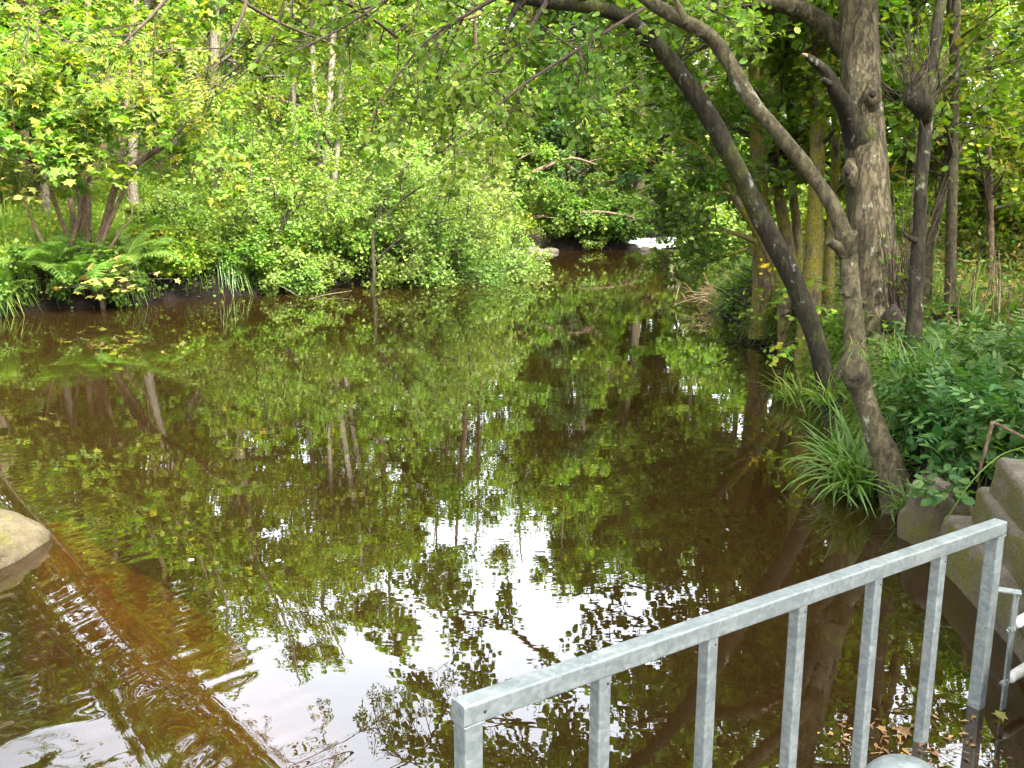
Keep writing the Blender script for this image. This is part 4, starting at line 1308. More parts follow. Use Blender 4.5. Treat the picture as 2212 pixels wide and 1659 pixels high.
for lab, x, y, s_, rz in (('unseen high crowned tree added to shade the barrier, outside the picture', 4.6, .4, 1.0, .3),
                          ('unseen high crowned tree added behind the viewer, its boughs shading the weir', 1.6, -3.2, 1.05, 2.3),  # unseen canopy around the viewer, added to cut the light on the foreground
                          ('unseen high crowned tree added for shade at the left end of the weir', -6.4, -3.2, 1.05, 4.1),
                          ('high crowned tree rising over the sycamore clump, its leaves above the picture', -10.8, 18.8, 1.3, .9),
                          ('high crowned tree standing far up the valley over the bright bank', 5.6, 42.5, 1.4, 2.4),
                          ('high crowned tree far up the valley behind the white water', 7.3, 45.5, 1.5, 1.1),
                          ('high crowned tree on the left bank just outside the picture', -12.4, 15.5, 1.2, 2.9)):
    wood('canopy', 'bank_or_shade_tree', lab, x, y, s_, rz)
for x, y in ((-1.5, 38), (1.2, 38.5), (3.6, 47), (-4.5, 33), (10.2, 39.0)):
    wood('hazel', 'hazel_tree', 'leafy hazel under the far trees', x, y, 1.35, x, 'hazels under the far trees')
# fallen dead boughs among the far trees
for i, (rws, lab) in enumerate((
        ([(1150, 372, 30, 9), (1200, 352, 30, 8), (1240, 342, 30, 6), (1290, 356, 30, 3)], 'bare dead bough hanging among the leaves above the far bank'),
        ([(1150, 470, 29, 8), (1220, 462, 29, 7), (1300, 458, 29, 6), (1370, 470, 29, 3)], 'bare dead branch reaching level over the shaded far bank'))):
    p, r = path(rws)
    t = thing('dead_branch', lab, 'branch', p[0])
    g = Geo()
    big_tube(g, p, r, 30, 8, .1, 6, 400 + i)
    g.build('stem', M['bark_thin'], t, smooth_=True)
    LPb, LRb = kids(np.random.default_rng(402 + i), spline(p, 12)[None], np.full((1, 12), .04), 9, .1, 1, 1.0, .8, 6, 0, -.02, .12, .3)
    Geo().add(*tubes(LPb, np.maximum(LRb, .008), 4)).build('twigs', M['bark_thin'], t)

# ---- hanging boughs at the top left: an ash whose trunk stands outside the picture
ashb = thing('ash_bough', 'ash bough hanging into the top left corner with dark twigs', 'branch', at(330, -420, 7.5))
limb_rows = [
    [(330, -420, 7.5, 30), (420, -250, 7.2, 20), (470, -100, 7, 12), (530, -10, 6.8, 9), (510, 60, 6.7, 7), (470, 130, 6.6, 4), (420, 170, 6.5, 2)],
    [(330, -420, 7.5, 26), (350, -200, 7, 16), (372, -40, 6.6, 9), (330, 30, 6.4, 7), (290, 70, 6.3, 6), (250, 105, 6.2, 4), (190, 130, 6.1, 2)],
    [(420, -250, 7.2, 14), (560, -120, 6.8, 8), (610, -30, 6.6, 7), (600, 60, 6.5, 6), (555, 130, 6.4, 5), (490, 190, 6.3, 3), (420, 230, 6.2, 2)],
    [(350, -200, 7, 12), (260, -90, 6.2, 7), (180, -30, 5.8, 5), (140, 10, 5.6, 4), (90, 25, 5.5, 3), (50, 40, 5.4, 2.5), (20, 60, 5.3, 2)],
    [(420, -250, 7.2, 12), (560, -200, 7.4, 9), (680, -100, 7.2, 7), (760, 0, 7.0, 6), (770, 70, 6.9, 5), (740, 140, 6.8, 4), (715, 200, 6.8, 2)],
    [(420, -250, 7.2, 14), (440, -420, 6.6, 10), (520, -560, 6.2, 8), (620, -640, 5.9, 6), (720, -720, 5.6, 5), (820, -760, 5.4, 4), (900, -800, 5.2, 3)],
    [(420, -250, 7.2, 13), (520, 1830, -8.0, 9), (600, 1740, -8.3, 7), (680, 1670, -8.5, 6), (750, 1620, -8.7, 4), (800, 1590, -8.8, 3), (830, 1575, -8.9, 2)],
    [(420, -250, 7.2, 14), (640, 1900, -7.6, 10), (760, 1800, -7.9, 8), (850, 1700, -8.3, 6), (910, 1620, -8.6, 5), (950, 1550, -8.9, 3), (965, 1510, -9.0, 2)],
]
LP, LRr = [], []
for lr in limb_rows:
    # rows with a negative distance are given where their mirror image lies on the water
    p = np.array([at(*q[:3]) if q[2] > 0 else atm(q[0], q[1], -q[2]) for q in lr])
    r = np.array([q[3] * abs(q[2]) / FOC / 2 for q in lr])
    d = spline(np.column_stack([p, r]), 16)
    LP.append(d[:, :3])
    LRr.append(np.maximum(d[:, 3], .004))
LP, LRr = np.array(LP), np.array(LRr)
Geo().add(*tubes(LP, LRr, 7)).build('branch', M['twig'], ashb, smooth_=True)
g = Geo()
crown_from(np.random.default_rng(121), g, LP, LRr, 'lime', TM_PINN, .165, 5, 4, 3, .7, .3, -.02, -.08, .3, .9, .02, t0=.45, tilt=.5, droop=.5, width=.9)
g.build('leaves', [M['twig'], M['lime']], ashb)

# ------------------------------------------------------------------ undergrowth
def pick_land(rng, n, xr, yr, side, d0, d1, dens=None):
    x = rng.uniform(*xr, n)
    y = rng.uniform(*yr, n)
    d, left = shore_d(x, y)
    ok = (d > d0) & (d < d1) & (left if side == 'L' else ~left)
    if dens is not None:
        ok &= vnoise(np.stack([x, y], -1) * dens[0], dens[2]) > dens[1] + rng.uniform(-.25, .25, n)
    x, y = x[ok], y[ok]
    return np.stack([x, y, height(x, y)], -1), d[ok]


def herbs(rng, roots, hmax, nl, size, tmpl, matname, stemmat='grass', spread=.13, tilt=.5, name='undergrowth', label='', cat='plants'):
    """leafy low plants: a few stems each, leaves up the stems"""
    N = len(roots)
    K = 5
    a = rng.uniform(0, 6.28, N)
    h = hmax * rng.uniform(.35, 1.0, N)
    lean = rng.uniform(.1, .6, N)
    u = np.linspace(0, 1, K)
    P = roots[:, None] + np.stack([np.cos(a)[:, None] * lean[:, None] * h[:, None] * u ** 1.7, np.sin(a)[:, None] * lean[:, None] * h[:, None] * u ** 1.7, h[:, None] * u[None] * (1 - .25 * u[None])], -1)
    g = Geo().add(*tubes(P, np.full((N, 1), .004) * np.linspace(1, .4, K)[None], 3))
    leaves(rng, g, P, nl, size, spread, tmpl, tilt, .15, t0=.12)
    return tag(g.build(name, [M[stemmat], M[matname]]), label, cat, kind='stuff')


rng = np.random.default_rng(300)
r1, _ = pick_land(rng, 26000, (-16, 1.5), (11, 34), 'L', .12, 9)
herbs(rng, r1, .75, 11, .085, TM_RHOMB, 'lime', label='fresh green leafy undergrowth covering the left bank', name='undergrowth')
r1, _ = pick_land(rng, 9000, (-13, 1.5), (11, 30), 'L', -.05, .9)
herbs(rng, r1, .45, 10, .07, TM_ROUND, 'mid', label='darker leaves draped along the lip of the left bank', name='undergrowth')
r1, _ = pick_land(rng, 12000, (-60, 40), (26, 70), 'L', 4, 60)
herbs(rng, r1, 1.2, 12, .22, TM_RHOMB, 'mid', spread=.4, label='leafy scrub carpeting the hillside under the trees', name='undergrowth')
r1, _ = pick_land(rng, 9000, (2.5, 40), (8, 60), 'R', 5.5, 40)
herbs(rng, r1, 1.1, 12, .20, TM_RHOMB, 'mid', spread=.35, label='leafy scrub on the slope behind the right bank trees', name='undergrowth')
r1, _ = pick_land(rng, 9000, (3, 13), (7.5, 30), 'R', .15, 6.5, (.6, .12, 61))
herbs(rng, r1[::2], .5, 10, .075, TM_POINT, 'mid', label='leafy weeds between the right bank trunks', name='undergrowth')
r1, _ = pick_land(rng, 6500, (4, 14), (7.5, 20), 'R', 1.5, 9, (.5, -.15, 62))
herbs(rng, r1, .9, 14, .09, TM_LONG, 'bracken', spread=.1, label='browning bracken and weeds on the slope at the right edge', name='bracken', cat='bracken')

# meadow grass
rng = np.random.default_rng(301)
r1, dd = pick_land(rng, 60000, (-16, 2), (13, 34), 'L', .3, 9, (.7, -.15, 63))
g = Geo()
blades(rng, g, r1, .75, .014, .7)
r2, dd = pick_land(rng, 16000, (-13, 1), (12, 27), 'L', -.02, .35)
dirs = np.array([.8, -.75, 0])
blades(rng, g, r2 - np.array([0, 0, .02]), .6, .012, 1.3, dirs=dirs, curl=.8)
r2, dd = pick_land(rng, 300000, (-13, 1), (12, 28), 'L', .04, .45, (1.3, .12, 66))
curt = Geo()
blades(rng, curt, r2, .85, .012, 1.8, dirs=dirs, curl=.9, K=6)
tag(curt.build('grass', M['sedge']), 'long coarse grass drooping in clumps over the dark face of the left bank', 'grass', kind='stuff')
tag(g.build('grass', M['grass']), 'long fine grass growing through the left bank and hanging over its edge', 'grass', kind='stuff')
g = Geo()
r1, _ = pick_land(rng, 34000, (2.6, 12), (6.5, 26), 'R', .05, 7, (.8, .28, 64))
blades(rng, g, r1, .36, .010, .8)
tag(g.build('grass', M['grass']), 'thin sunny grass on the right bank behind the trunks', 'grass', kind='stuff')
r3, dd = pick_land(rng, 120000, (2.2, 6), (6.2, 24), 'R', .0, .42, (1.2, .25, 67))
curt = Geo()
blades(rng, curt, r3, .42, .010, 1.7, dirs=np.array([-.9, -.25, 0]), curl=.9, K=6)
tag(curt.build('grass', M['grass']), 'fine grass trailing over the edge of the right bank to the water', 'grass', kind='stuff')
r3, dd = pick_land(rng, 16000, (2.2, 6), (8.0, 24), 'R', -.05, .5, (1.4, .05, 68))
herbs(rng, r3, .4, 9, .07, TM_POINT, 'mid', label='small leafy plants clinging to the edge of the right bank', name='undergrowth')
r1, _ = pick_land(rng, 30000, (3, 14), (32, 48), 'R', -4, 9)
g = Geo()
blades(rng, g, r1, .6, .03, .6)
r1, _ = pick_land(rng, 20000, (3, 14), (32, 48), 'L', .1, 5)
blades(rng, g, r1, .6, .03, .6)
tag(g.build('grass', M['grass']), 'sunlit bright grass beyond the white water', 'grass', kind='stuff')

# dead leaves and sticks on the bare right bank
rng = np.random.default_rng(302)
r1, _ = pick_land(rng, 5000, (2.3, 9), (5.0, 14), 'R', .05, 5.5)
g = Geo()
n = len(r1)
place_leaves(g, TM_ROUND, r1 + np.array([0, 0, .012]), rng.normal(size=(n, 3)) * np.array([1, 1, .15]), np.array([0, 0, 1.]) + rng.normal(size=(n, 3)) * .3, .07 * rng.uniform(.5, 1.2, n), 0)
tag(g.build('leaf_litter', M['litter']), 'brown fallen leaves scattered over the bare soil of the right bank', 'leaves', kind='stuff')


# ---- ferns
def frond(rg, g, base, az, L, el, mat=0, droop=1.3):
    K = 20
    u = np.linspace(0, 1, K)
    th = el - droop * u ** 1.25
    dx = np.concatenate([[0], np.cumsum(np.cos(th[:-1]))]) * L / (K - 1)
    dz = np.concatenate([[0], np.cumsum(np.sin(th[:-1]))]) * L / (K - 1)
    d = np.array([math.cos(az), math.sin(az), 0])
    sd = np.array([-d[1], d[0], 0])
    C = np.asarray(base) + d * dx[:, None] + np.array([0, 0, 1.0]) * dz[:, None]
    T = nrm(np.gradient(C, axis=0))
    V, F = tubes(C[None], (0.006 * (1 - .8 * u) + .001)[None], 4)
    g.add(V, F, mat)
    nrmv = np.cross(sd[None], T) * -1
    pos, ax, nm, sz = [], [], [], []
    for i in np.linspace(.12, .99, 22):
        j = min(K - 1, i * (K - 1))
        c = np.array([np.interp(j, np.arange(K), C[:, q]) for q in range(3)])
        t_ = T[int(j)]
        n_ = nrmv[int(j)]
        pl = L * .21 * math.sin(math.pi * min(1, (i * .86 + .13))) ** .8 + .01
        for s in (-1, 1):
            pos.append(c)
            ax.append(sd * s + t_ * .42 - n_ * .12 + rg.normal(size=3) * .04)
            nm.append(n_ + rg.normal(size=3) * .08)
            sz.append(pl)
    place_leaves(g, TM_PINNA, np.array(pos), np.array(ax), np.array(nm), np.array(sz), mat)


def _pinna(k=7):
    vs, fs, n = [np.array([0, .012, 0]), np.array([1, 0, -.05]), np.array([0, -.012, 0])], [], 3
    tri = [[0, 1, 2]]
    for i in range(k):
        u = .06 + .86 * i / k
        w = .15 * (1 - u * .85)
        for s in (-1, 1):
            vs += [np.array([u, 0, 0]), np.array([u + .10, s * w, -.01]), np.array([u + .105, 0, 0])]
            tri.append([n, n + 1, n + 2])
            n += 3
    return np.array(vs), [np.array(tri)]


TM_PINNA = _pinna()


def fern(seed, L=1.0, n=9):
    rg = np.random.default_rng(seed)
    g = Geo()
    for k_ in range(n):
        frond(rg, g, (rg.normal() * .03, rg.normal() * .03, 0), 6.283 * k_ / n + rg.uniform(-.3, .3), L * rg.uniform(.7, 1.1), rg.uniform(.75, 1.3), 0, rg.uniform(1.0, 2.0))
    return g.mesh('fronds', [M['fern']])


fern_m = [fern(500 + i, (1.05, .9, .75)[i], (10, 9, 8)[i]) for i in range(3)]
fern_spots = [(20, 590, 14.9, 1.25, 0, 'fern at the left edge with long fronds over the water'), (105, 575, 15.1, 1.2, 1, 'fern beside the left foot of the sycamore clump'),
              (60, 545, 15.8, 1.1, 2, 'fern on higher ground at the left edge behind the front ferns'), (165, 585, 15.2, 1.0, 0, 'fern directly below the sycamore stems'),
              (268, 582, 15.6, 1.25, 0, 'largest fern, its fronds sweeping right and down to the water'), (300, 560, 16.1, 1.1, 1, 'fern behind the sweeping fern right of the sycamore clump'),
              (225, 612, 15.2, .95, 2, 'fern hanging at the lip of the bank under yellow leaves'), (520, 590, 17.4, 1.1, 1, 'dark fern in the hollow under the thin stem bush'),
              (480, 575, 17.6, .9, 2, 'small fern left of the dark hollow fern'), (350, 520, 17.6, 1.0, 1, 'pale fern up the bank in the meadow grass'),
              (8, 630, 14.5, .9, 1, 'low fern at the very left edge by the waterline'), (400, 555, 17.2, .9, 2, 'fern in the middle of the meadow bank')]
rng = np.random.default_rng(303)
for px, py, t, s, k_, lab in fern_spots:
    p = at(px, py, t)
    o = bpy.data.objects.new('fern', fern_m[k_])
    COL.objects.link(o)
    o.location = (p[0], p[1], max(p[2] - .1, gz(p[0], p[1]) - .03))
    o.rotation_euler = (rng.uniform(-.1, .25), rng.uniform(-.1, .1), rng.uniform(0, 6.28))
    o.scale = (s, s, s)
    tag(o, lab, 'fern', 'ferns on the left bank')
for px, py, t, s, lab in ((2120, 575, 9.5, .8, 'tall fern in the sunny gap at the right edge'), (2165, 610, 9.0, .8, 'fern at the right edge among brown stalks'),
                          (2085, 600, 10.5, .75, 'fern behind the birch stems')):
    p = at(px, py, t)
    o = bpy.data.objects.new('fern', fern_m[1])
    COL.objects.link(o)
    o.location = (p[0], p[1], gz(p[0], p[1]) - .03)
    o.rotation_euler = (0, 0, rng.uniform(0, 6.28))
    o.scale = (s, s, s)
    tag(o, lab, 'fern', 'ferns on the right bank')

# yellowing sycamore sprays low on the left bank
for i, (px, py, t, n, w, lab) in enumerate(((240, 615, 14.9, 34, .42, 'yellowing sycamore spray hanging over the ferns at the water'), (215, 560, 15.2, 14, .25, 'small pale yellow spray at the foot of the sycamore clump'),
                                            (95, 365, 15.0, 30, .45, 'pale yellow sycamore spray held out left of the stems'), (60, 420, 14.9, 14, .3, 'lower yellow spray at the left edge'),
                                            (245, 590, 15.1, 16, .3, 'middle yellowing spray between ferns'))):
    rg = np.random.default_rng(310 + i)
    c = at(px, py, t)
    K = 6
    q = c + np.array([-.1, .35, .05])
    tips = c + rg.normal(size=(n, 3)) * np.array([w, w * .5, .10])
    u = np.linspace(0, 1, K)[None, :, None]
    P = q * (1 - u) + tips[:, None] * u
    t_ = thing('yellowing_spray', lab, 'leaf spray', q, 'yellowing sycamore sprays')
    Geo().add(*tubes(P, np.full((n, K), .004), 3)).build('twigs', M['twig'], t_)
    g = Geo()
    place_leaves(g, TM_SYC, tips, rg.normal(size=(n, 3)) * np.array([1, 1, .3]) + np.array([.2, -.7, -.3]), np.array([0, -.1, 1.]) + rg.normal(size=(n, 3)) * .22, .145 * rg.uniform(.6, 1.15, n), 0)
    g.build('leaves', M['yellow'], t_)


# ---- tufts of woodrush on the right bank
def tuft(seed, n, H, W, lean, matname='sedge'):
    rg = np.random.default_rng(seed)
    g = Geo()
    blades(rg, g, rg.normal(size=(n, 3)) * np.array([.06, .06, .0]), H, W, lean, curl=.75, K=7)
    return g.mesh('blades', [M[matname]])


tufts = [tuft(600, 60, .55, .022, .9), tuft(601, 50, .5, .02, 1.1), tuft(602, 70, .45, .016, .8), tuft(603, 46, .5, .017, 1.25, 'grass')]
tuft_spots = [(1850, 1010, 6.2, 1.0, 0, 'woodrush tuft on the outer side of the paler leaning trunk, drooping to the water', -.2),
              (1835, 960, 6.5, .95, 0, 'woodrush tuft just above the drooping one beside the leaning trunk', -.1), (1860, 1060, 6.1, .8, 1, 'lowest tuft drooping at the foot of the paler leaning trunk', -.2),
              (1960, 905, 6.7, 1.0, 0, 'broad bladed tuft right of the paler leaning trunk', 0), (2000, 880, 7.0, 1.0, 2, 'broad bladed tuft behind, left of the brambles', 0),
              (1930, 870, 7.0, .9, 1, 'tuft close behind the paler leaning trunk', 0), (2040, 900, 6.6, .9, 0, 'tuft half buried in bramble leaves', 0),
              (1990, 940, 6.3, .9, 0, 'front tuft arching over the bare soil', 0), (1940, 830, 7.4, .8, 2, 'pale tuft below the thickest trunk', 0),
              (1800, 800, 7.35, .7, 3, 'thin grass tuft growing at the dark leaning trunk', -.05), (1845, 775, 5.95, .42, 3, 'wispy grass sprouting from the big knot', 0),
              (1990, 1060, 5.75, .55, 3, 'straggly tuft trailing over the water by the stone slab', -.12), (1965, 1080, 5.7, .5, 1, 'small tuft trailing from the root of the leaning trunk', -.12),
              (1700, 860, 8.9, .8, 3, 'hanging grass tuft on the bank left of the dark leaning trunk', -.1), (1730, 830, 8.6, .8, 3, 'grass tuft behind the dark leaning trunk', -.05),
              (2010, 910, 6.5, 1.05, 0, 'strap leaved tuft between the leaning trunk and the brambles', 0), (1965, 880, 6.9, .95, 1, 'strap leaved tuft in the shade right of the big knot', 0),
              (2035, 945, 6.1, .8, 1, 'small strap leaved tuft at the edge of the brambles above the soil', 0), (2060, 840, 7.6, .85, 0, 'far strap leaved tuft below the burr trunk', 0),
              (2110, 820, 8.3, .8, 2, 'tuft behind the brambles near the right edge', 0), (1720, 720, 11.0, .9, 3, 'yellowish grass tuft at the far side of the dark leaning trunk', 0)]
rng = np.random.default_rng(304)
for px, py, t, s, k_, lab, dz in tuft_spots:
    p = at(px, py, t)
    o = bpy.data.objects.new('grass_tuft', tufts[k_])
    COL.objects.link(o)
    zz = p[2] if 'knot' in lab else max(gz(p[0], p[1]) - .03, p[2] - .25, .05)
    o.location = (p[0], p[1], zz)
    o.rotation_euler = (rng.uniform(0, .3) if dz else 0, -.5 if dz else 0, rng.uniform(-.6, .6))
    o.scale = (s, s, s)
    tag(o, lab, 'grass tuft', 'grass tufts on the right bank')

# brambles and other broad leaves at the right
rng = np.random.default_rng(305)
c1 = []
for px, py, t, n, sp in ((2150, 880, 6.4, 120, .42), (2110, 930, 6.1, 50, .24), (2180, 960, 5.6, 70, .26), (2090, 850, 7.2, 40, .3), (2200, 840, 7.2, 90, .5), (2210, 930, 5.9, 60, .3), (2120, 970, 5.6, 36, .18)):
    p = at(px, py, t)
    q = p + rng.normal(size=(n, 3)) * np.array([sp, sp, 0])
    q[:, 2] = height(q[:, 0], q[:, 1])
    q = q[shore_d(q[:, 0], q[:, 1])[0] > .08]
    c1.append(q)
c1 = np.concatenate(c1)
herbs(rng, c1, .42, 12, .085, TM_POINT, 'herb', spread=.08, tilt=.45, name='brambles', label='dense dark green bramble leaves above the stone steps at the right edge', cat='brambles')
herbs(rng, c1[::2] + np.array([0, 0, .05]), .48, 3, .27, TM_PINN, 'herb', spread=.05, tilt=.3, name='undergrowth', label='toothed compound leaves spread among the brambles', cat='plants')

for i, (px, py, t, n, w, lab) in enumerate(((1672, 770, 8.6, 8, .16, 'bright hanging leaf spray over the water left of the dark leaning trunk'), (1690, 620, 9.6, 12, .26, 'bright leafy sprig crossing behind the dark leaning trunk'),
                                            (1640, 640, 10.5, 12, .3, 'bright sprig above the tangle of dead stalks'), (2050, 1060, 5.0, 10, .11, 'strawberry like plant creeping over the steps'),
                                            (2010, 1050, 5.3, 5, .1, 'small sprig at the top of the lichened slab'), (1760, 690, 8.4, 10, .22, 'leafy sprig between the two leaning trunks'))):
    rg = np.random.default_rng(330 + i)
    c = at(px, py, t)
    q = c + np.array([.18, .15, .10]) if 'steps' not in lab else c + np.array([.05, .1, -.04])
    tips = c + rg.normal(size=(n, 3)) * np.array([w, w * .6, w * .5])
    u = np.linspace(0, 1, 5)[None, :, None]
    P = q * (1 - u) + tips[:, None] * u
    t_ = thing('leafy_sprig', lab, 'sprig', q, 'leafy sprigs on the right bank')
    Geo().add(*tubes(P, np.full((n, 5), .0025), 3)).build('twigs', M['twig'], t_)
    g = Geo()
    leaves(rg, g, P, 6, .062, .02, TM_ROUND, .35, .2, .3, mat=0)
    g.build('leaves', M['herb' if 'steps' in lab or 'slab' in lab else 'lime'], t_)

# dead reeds and root tangle on the right shore
rng = np.random.default_rng(306)
b = water_at(1600, 665)
t_ = thing('reed_heap', 'heap of bleached dead stalks at the right waterline below the crooked sapling', 'dead reeds', (b[0], b[1], 0))
g = Geo()
n = 260
S0 = np.array([b[0] + .15, b[1], .12]) + rng.normal(size=(n, 3)) * np.array([.38, .55, .10])
dv = nrm(np.column_stack([rng.normal(-.45, .6, n), rng.normal(-.1, .6, n), rng.normal(.35, .45, n)]))
ln = rng.uniform(.25, .75, n)
P = S0[:, None] + dv[:, None] * (np.linspace(0, 1, 5)[None, :, None] * ln[:, None, None]) - np.array([0, 0, .18]) * (np.linspace(0, 1, 5) ** 2)[None, :, None] * ln[:, None, None]
g.add(*tubes(P, np.full((n, 1), .007) * np.linspace(1, .5, 5)[None], 4))
g.build('stalks', M['straw'], t_)
g = Geo()
n = 40
S0 = np.array([b[0] + .1, b[1] - .5, .03]) + rng.normal(size=(n, 3)) * np.array([.35, .5, .02])
a = rng.uniform(0, 6.28, n)
dv = np.column_stack([np.cos(a), np.sin(a), rng.normal(0, .12, n)])
ln = rng.uniform(.3, 1.1, n)
P = S0[:, None] + dv[:, None] * (np.linspace(-.5, .5, 5)[None, :, None] * ln[:, None, None])
g.add(*tubes(P, np.full((n, 1), .008) * np.linspace(1, .5, 5)[None], 4))
g.build('floating_sticks', M['straw'], t_)

b = water_at(1680, 735)
t_ = thing('root_mass', 'dark tangle of exposed roots under the bank left of the dark leaning trunk', 'roots', (b[0] + .2, b[1], .1))
g = Geo()
rg = np.random.default_rng(307)
for k_ in range(95):
    p0 = np.array([b[0] + rg.uniform(-.05, .75), b[1] + rg.normal() * .75, rg.uniform(.25, .6)])
    pts = [p0]
    d = nrm(np.array([rg.normal(-.5, .5), rg.normal(0, .6), rg.normal(-.25, .4)]))
    for q in range(5):
        d = nrm(d + rg.normal(size=3) * .4 + np.array([-.08, 0, -.15]))
        pts.append(pts[-1] + d * .16)
    r0 = rg.uniform(.008, .035)
    big_tube(g, pts, r0 * np.linspace(1, .2, 6), 18, 7, .15, 10, k_)
g.build('roots', M['root'], t_, smooth_=True)


def blob(g, c, size, seed, rough=.25, n=22, flat=0.0, rz=0.0, mat=0, power=1.0):
    """a rock: a sphere pushed towards a box and roughened"""
    th = np.linspace(0, math.pi, n)
    ph = np.linspace(0, 2 * math.pi, n * 2, endpoint=False)
    T_, P_ = np.meshgrid(th, ph, indexing='ij')
    D = np.stack([np.sin(T_) * np.cos(P_), np.sin(T_) * np.sin(P_), np.cos(T_)], -1)
    if power != 1:
        D = np.sign(D) * np.abs(D) ** power
    k_ = 1 + rough * fbm(D * 1.6 + seed * 7.1, 5, seed)[..., None] + .05 * fbm(D * 7 + seed, 4, seed + 5)[..., None]
    V_ = D * k_ * np.asarray(size)
    ca, sa = math.cos(rz), math.sin(rz)
    V_ = np.stack([V_[..., 0] * ca - V_[..., 1] * sa, V_[..., 0] * sa + V_[..., 1] * ca, V_[..., 2]], -1) + np.asarray(c)
    m_ = n * 2
    i_, j_ = np.meshgrid(np.arange(n - 1), np.arange(m_), indexing='ij')
    j2 = (j_ + 1) % m_
    F_ = np.stack([i_ * m_ + j_, (i_ + 1) * m_ + j_, (i_ + 1) * m_ + j2, i_ * m_ + j2], -1).reshape(-1, 4)
    g.add(V_.reshape(-1, 3), F_, mat)


# ------------------------------------------------------------------ stones and steps
g = Geo()
blob(g, (-3.44, 5.24, -.17), (.72, .32, .31), 17, .16, 40, power=.45, rz=-.45)
tag(g.build('boulder', M['boulder'], smooth_=True), 'mossy sandstone block with a flat top in the water at the left edge', 'boulder')
rng = np.random.default_rng(308)
for i, (px, py, sx, lab) in enumerate(((1140, 548, .45, 'pale stone at the far left waterline beside the bush tip'), (1165, 549, .3, 'second pale stone at the far waterline, just right of the first'),
                                       (1112, 552, .38, 'long low stone at the far waterline, leftmost of the row'), (1188, 545, .26, 'small grey stone alone on the far shore'),
                                       (1395, 541, .24, 'dark stone in front of the white water'), (1365, 536, .3, 'stone at the left end of the white water'))):
    p = water_at(px, py)
    g = Geo()
    blob(g, (p[0], p[1], .02), (sx, sx * .7, sx * .45), 40 + i, .35, 14, rz=i)
    tag(g.build('shore_stone', M['pebble'], smooth_=True), lab, 'stone', 'stones along the far waterline')


def block(g, a, bb, w, z0, z1, seed, mat=0, batter=.06):
    """worn rectangular step: from a to bb along its river edge, w wide away from the river"""
    a, bb = np.asarray(a, float), np.asarray(bb, float)
    u = (bb - a) / np.linalg.norm(bb - a)
    nn = np.array([-u[1], u[0]])
    if nn[0] < 0:
        nn = -nn
    na, nb, nc = 40, 14, 14
    prof_ = [(-batter, z0)] + [(-batter * (1 - k_ / nc), z0 + (z1 - z0) * k_ / nc) for k_ in range(1, nc)] + [(.006, z1 - .012), (.016, z1 - .003), (.03, z1)]
    prof_ += [(.03 + (w - .03) * k_ / nb, z1) for k_ in range(1, nb + 1)] + [(w, z0)]
    prof_ = np.array(prof_)
    uu = np.linspace(0, np.linalg.norm(bb - a), na)
    V_ = np.zeros((na, len(prof_), 3))
    for i_, q in enumerate(uu):
        c = a + u * q
        V_[i_, :, :2] = c + nn * prof_[:, :1]
        V_[i_, :, 2] = prof_[:, 1]
    nz = .016 * fbm(V_ * 5 + seed, 5, seed) + .006 * vnoise(V_ * 19, seed + 3)
    V_[..., 0] += nz * nn[0]
    V_[..., 1] += nz * nn[1]
    V_[..., 2] += .6 * nz
    k_ = len(prof_)
    F_ = [[i_ * k_ + j_, (i_ + 1) * k_ + j_, (i_ + 1) * k_ + (j_ + 1) % k_, i_ * k_ + (j_ + 1) % k_] for i_ in range(na - 1) for j_ in range(k_)]
    g.add(V_.reshape(-1, 3), np.array(F_), mat)
    g.add(V_[0], np.arange(k_)[None, :], mat)
    g.add(V_[-1], np.arange(k_)[None, ::-1], mat)


steps = thing('stone_steps', 'worn mossy concrete steps going down to the water at the right edge', 'steps', (2.3, 4.2, 0))
for i, (px0, py0, px1, py1, z, w, z0) in enumerate(((2040, 1112, 2260, 1325, .27, .30, -.8), (2112, 1050, 2290, 1260, .46, .34, .10), (2152, 988, 2300, 1140, .65, 1.2, .30))):
    a = water_at(px0, py0, z)[:2]
    bb = water_at(px1, py1, z)[:2]
    bb = a + (bb - a) / np.linalg.norm(bb - a) * (2.6 if i == 0 else 2.2)
    g = Geo()
    block(g, a, bb, w, z0, z, 70 + i, batter=.10 if i == 0 else .03)
    g.build('step', M['stone'], steps, smooth_=True)
g = Geo()
p = at(2022, 1120, 5.25)
blob(g, (p[0] + .03, p[1] + .05, .0), (.11, .22, .36), 91, .3, 30, power=.7, rz=.55)
tag(g.build('stone_slab', M['slab'], smooth_=True), 'tilted lichen covered slab standing in the water beside the steps', 'stone')

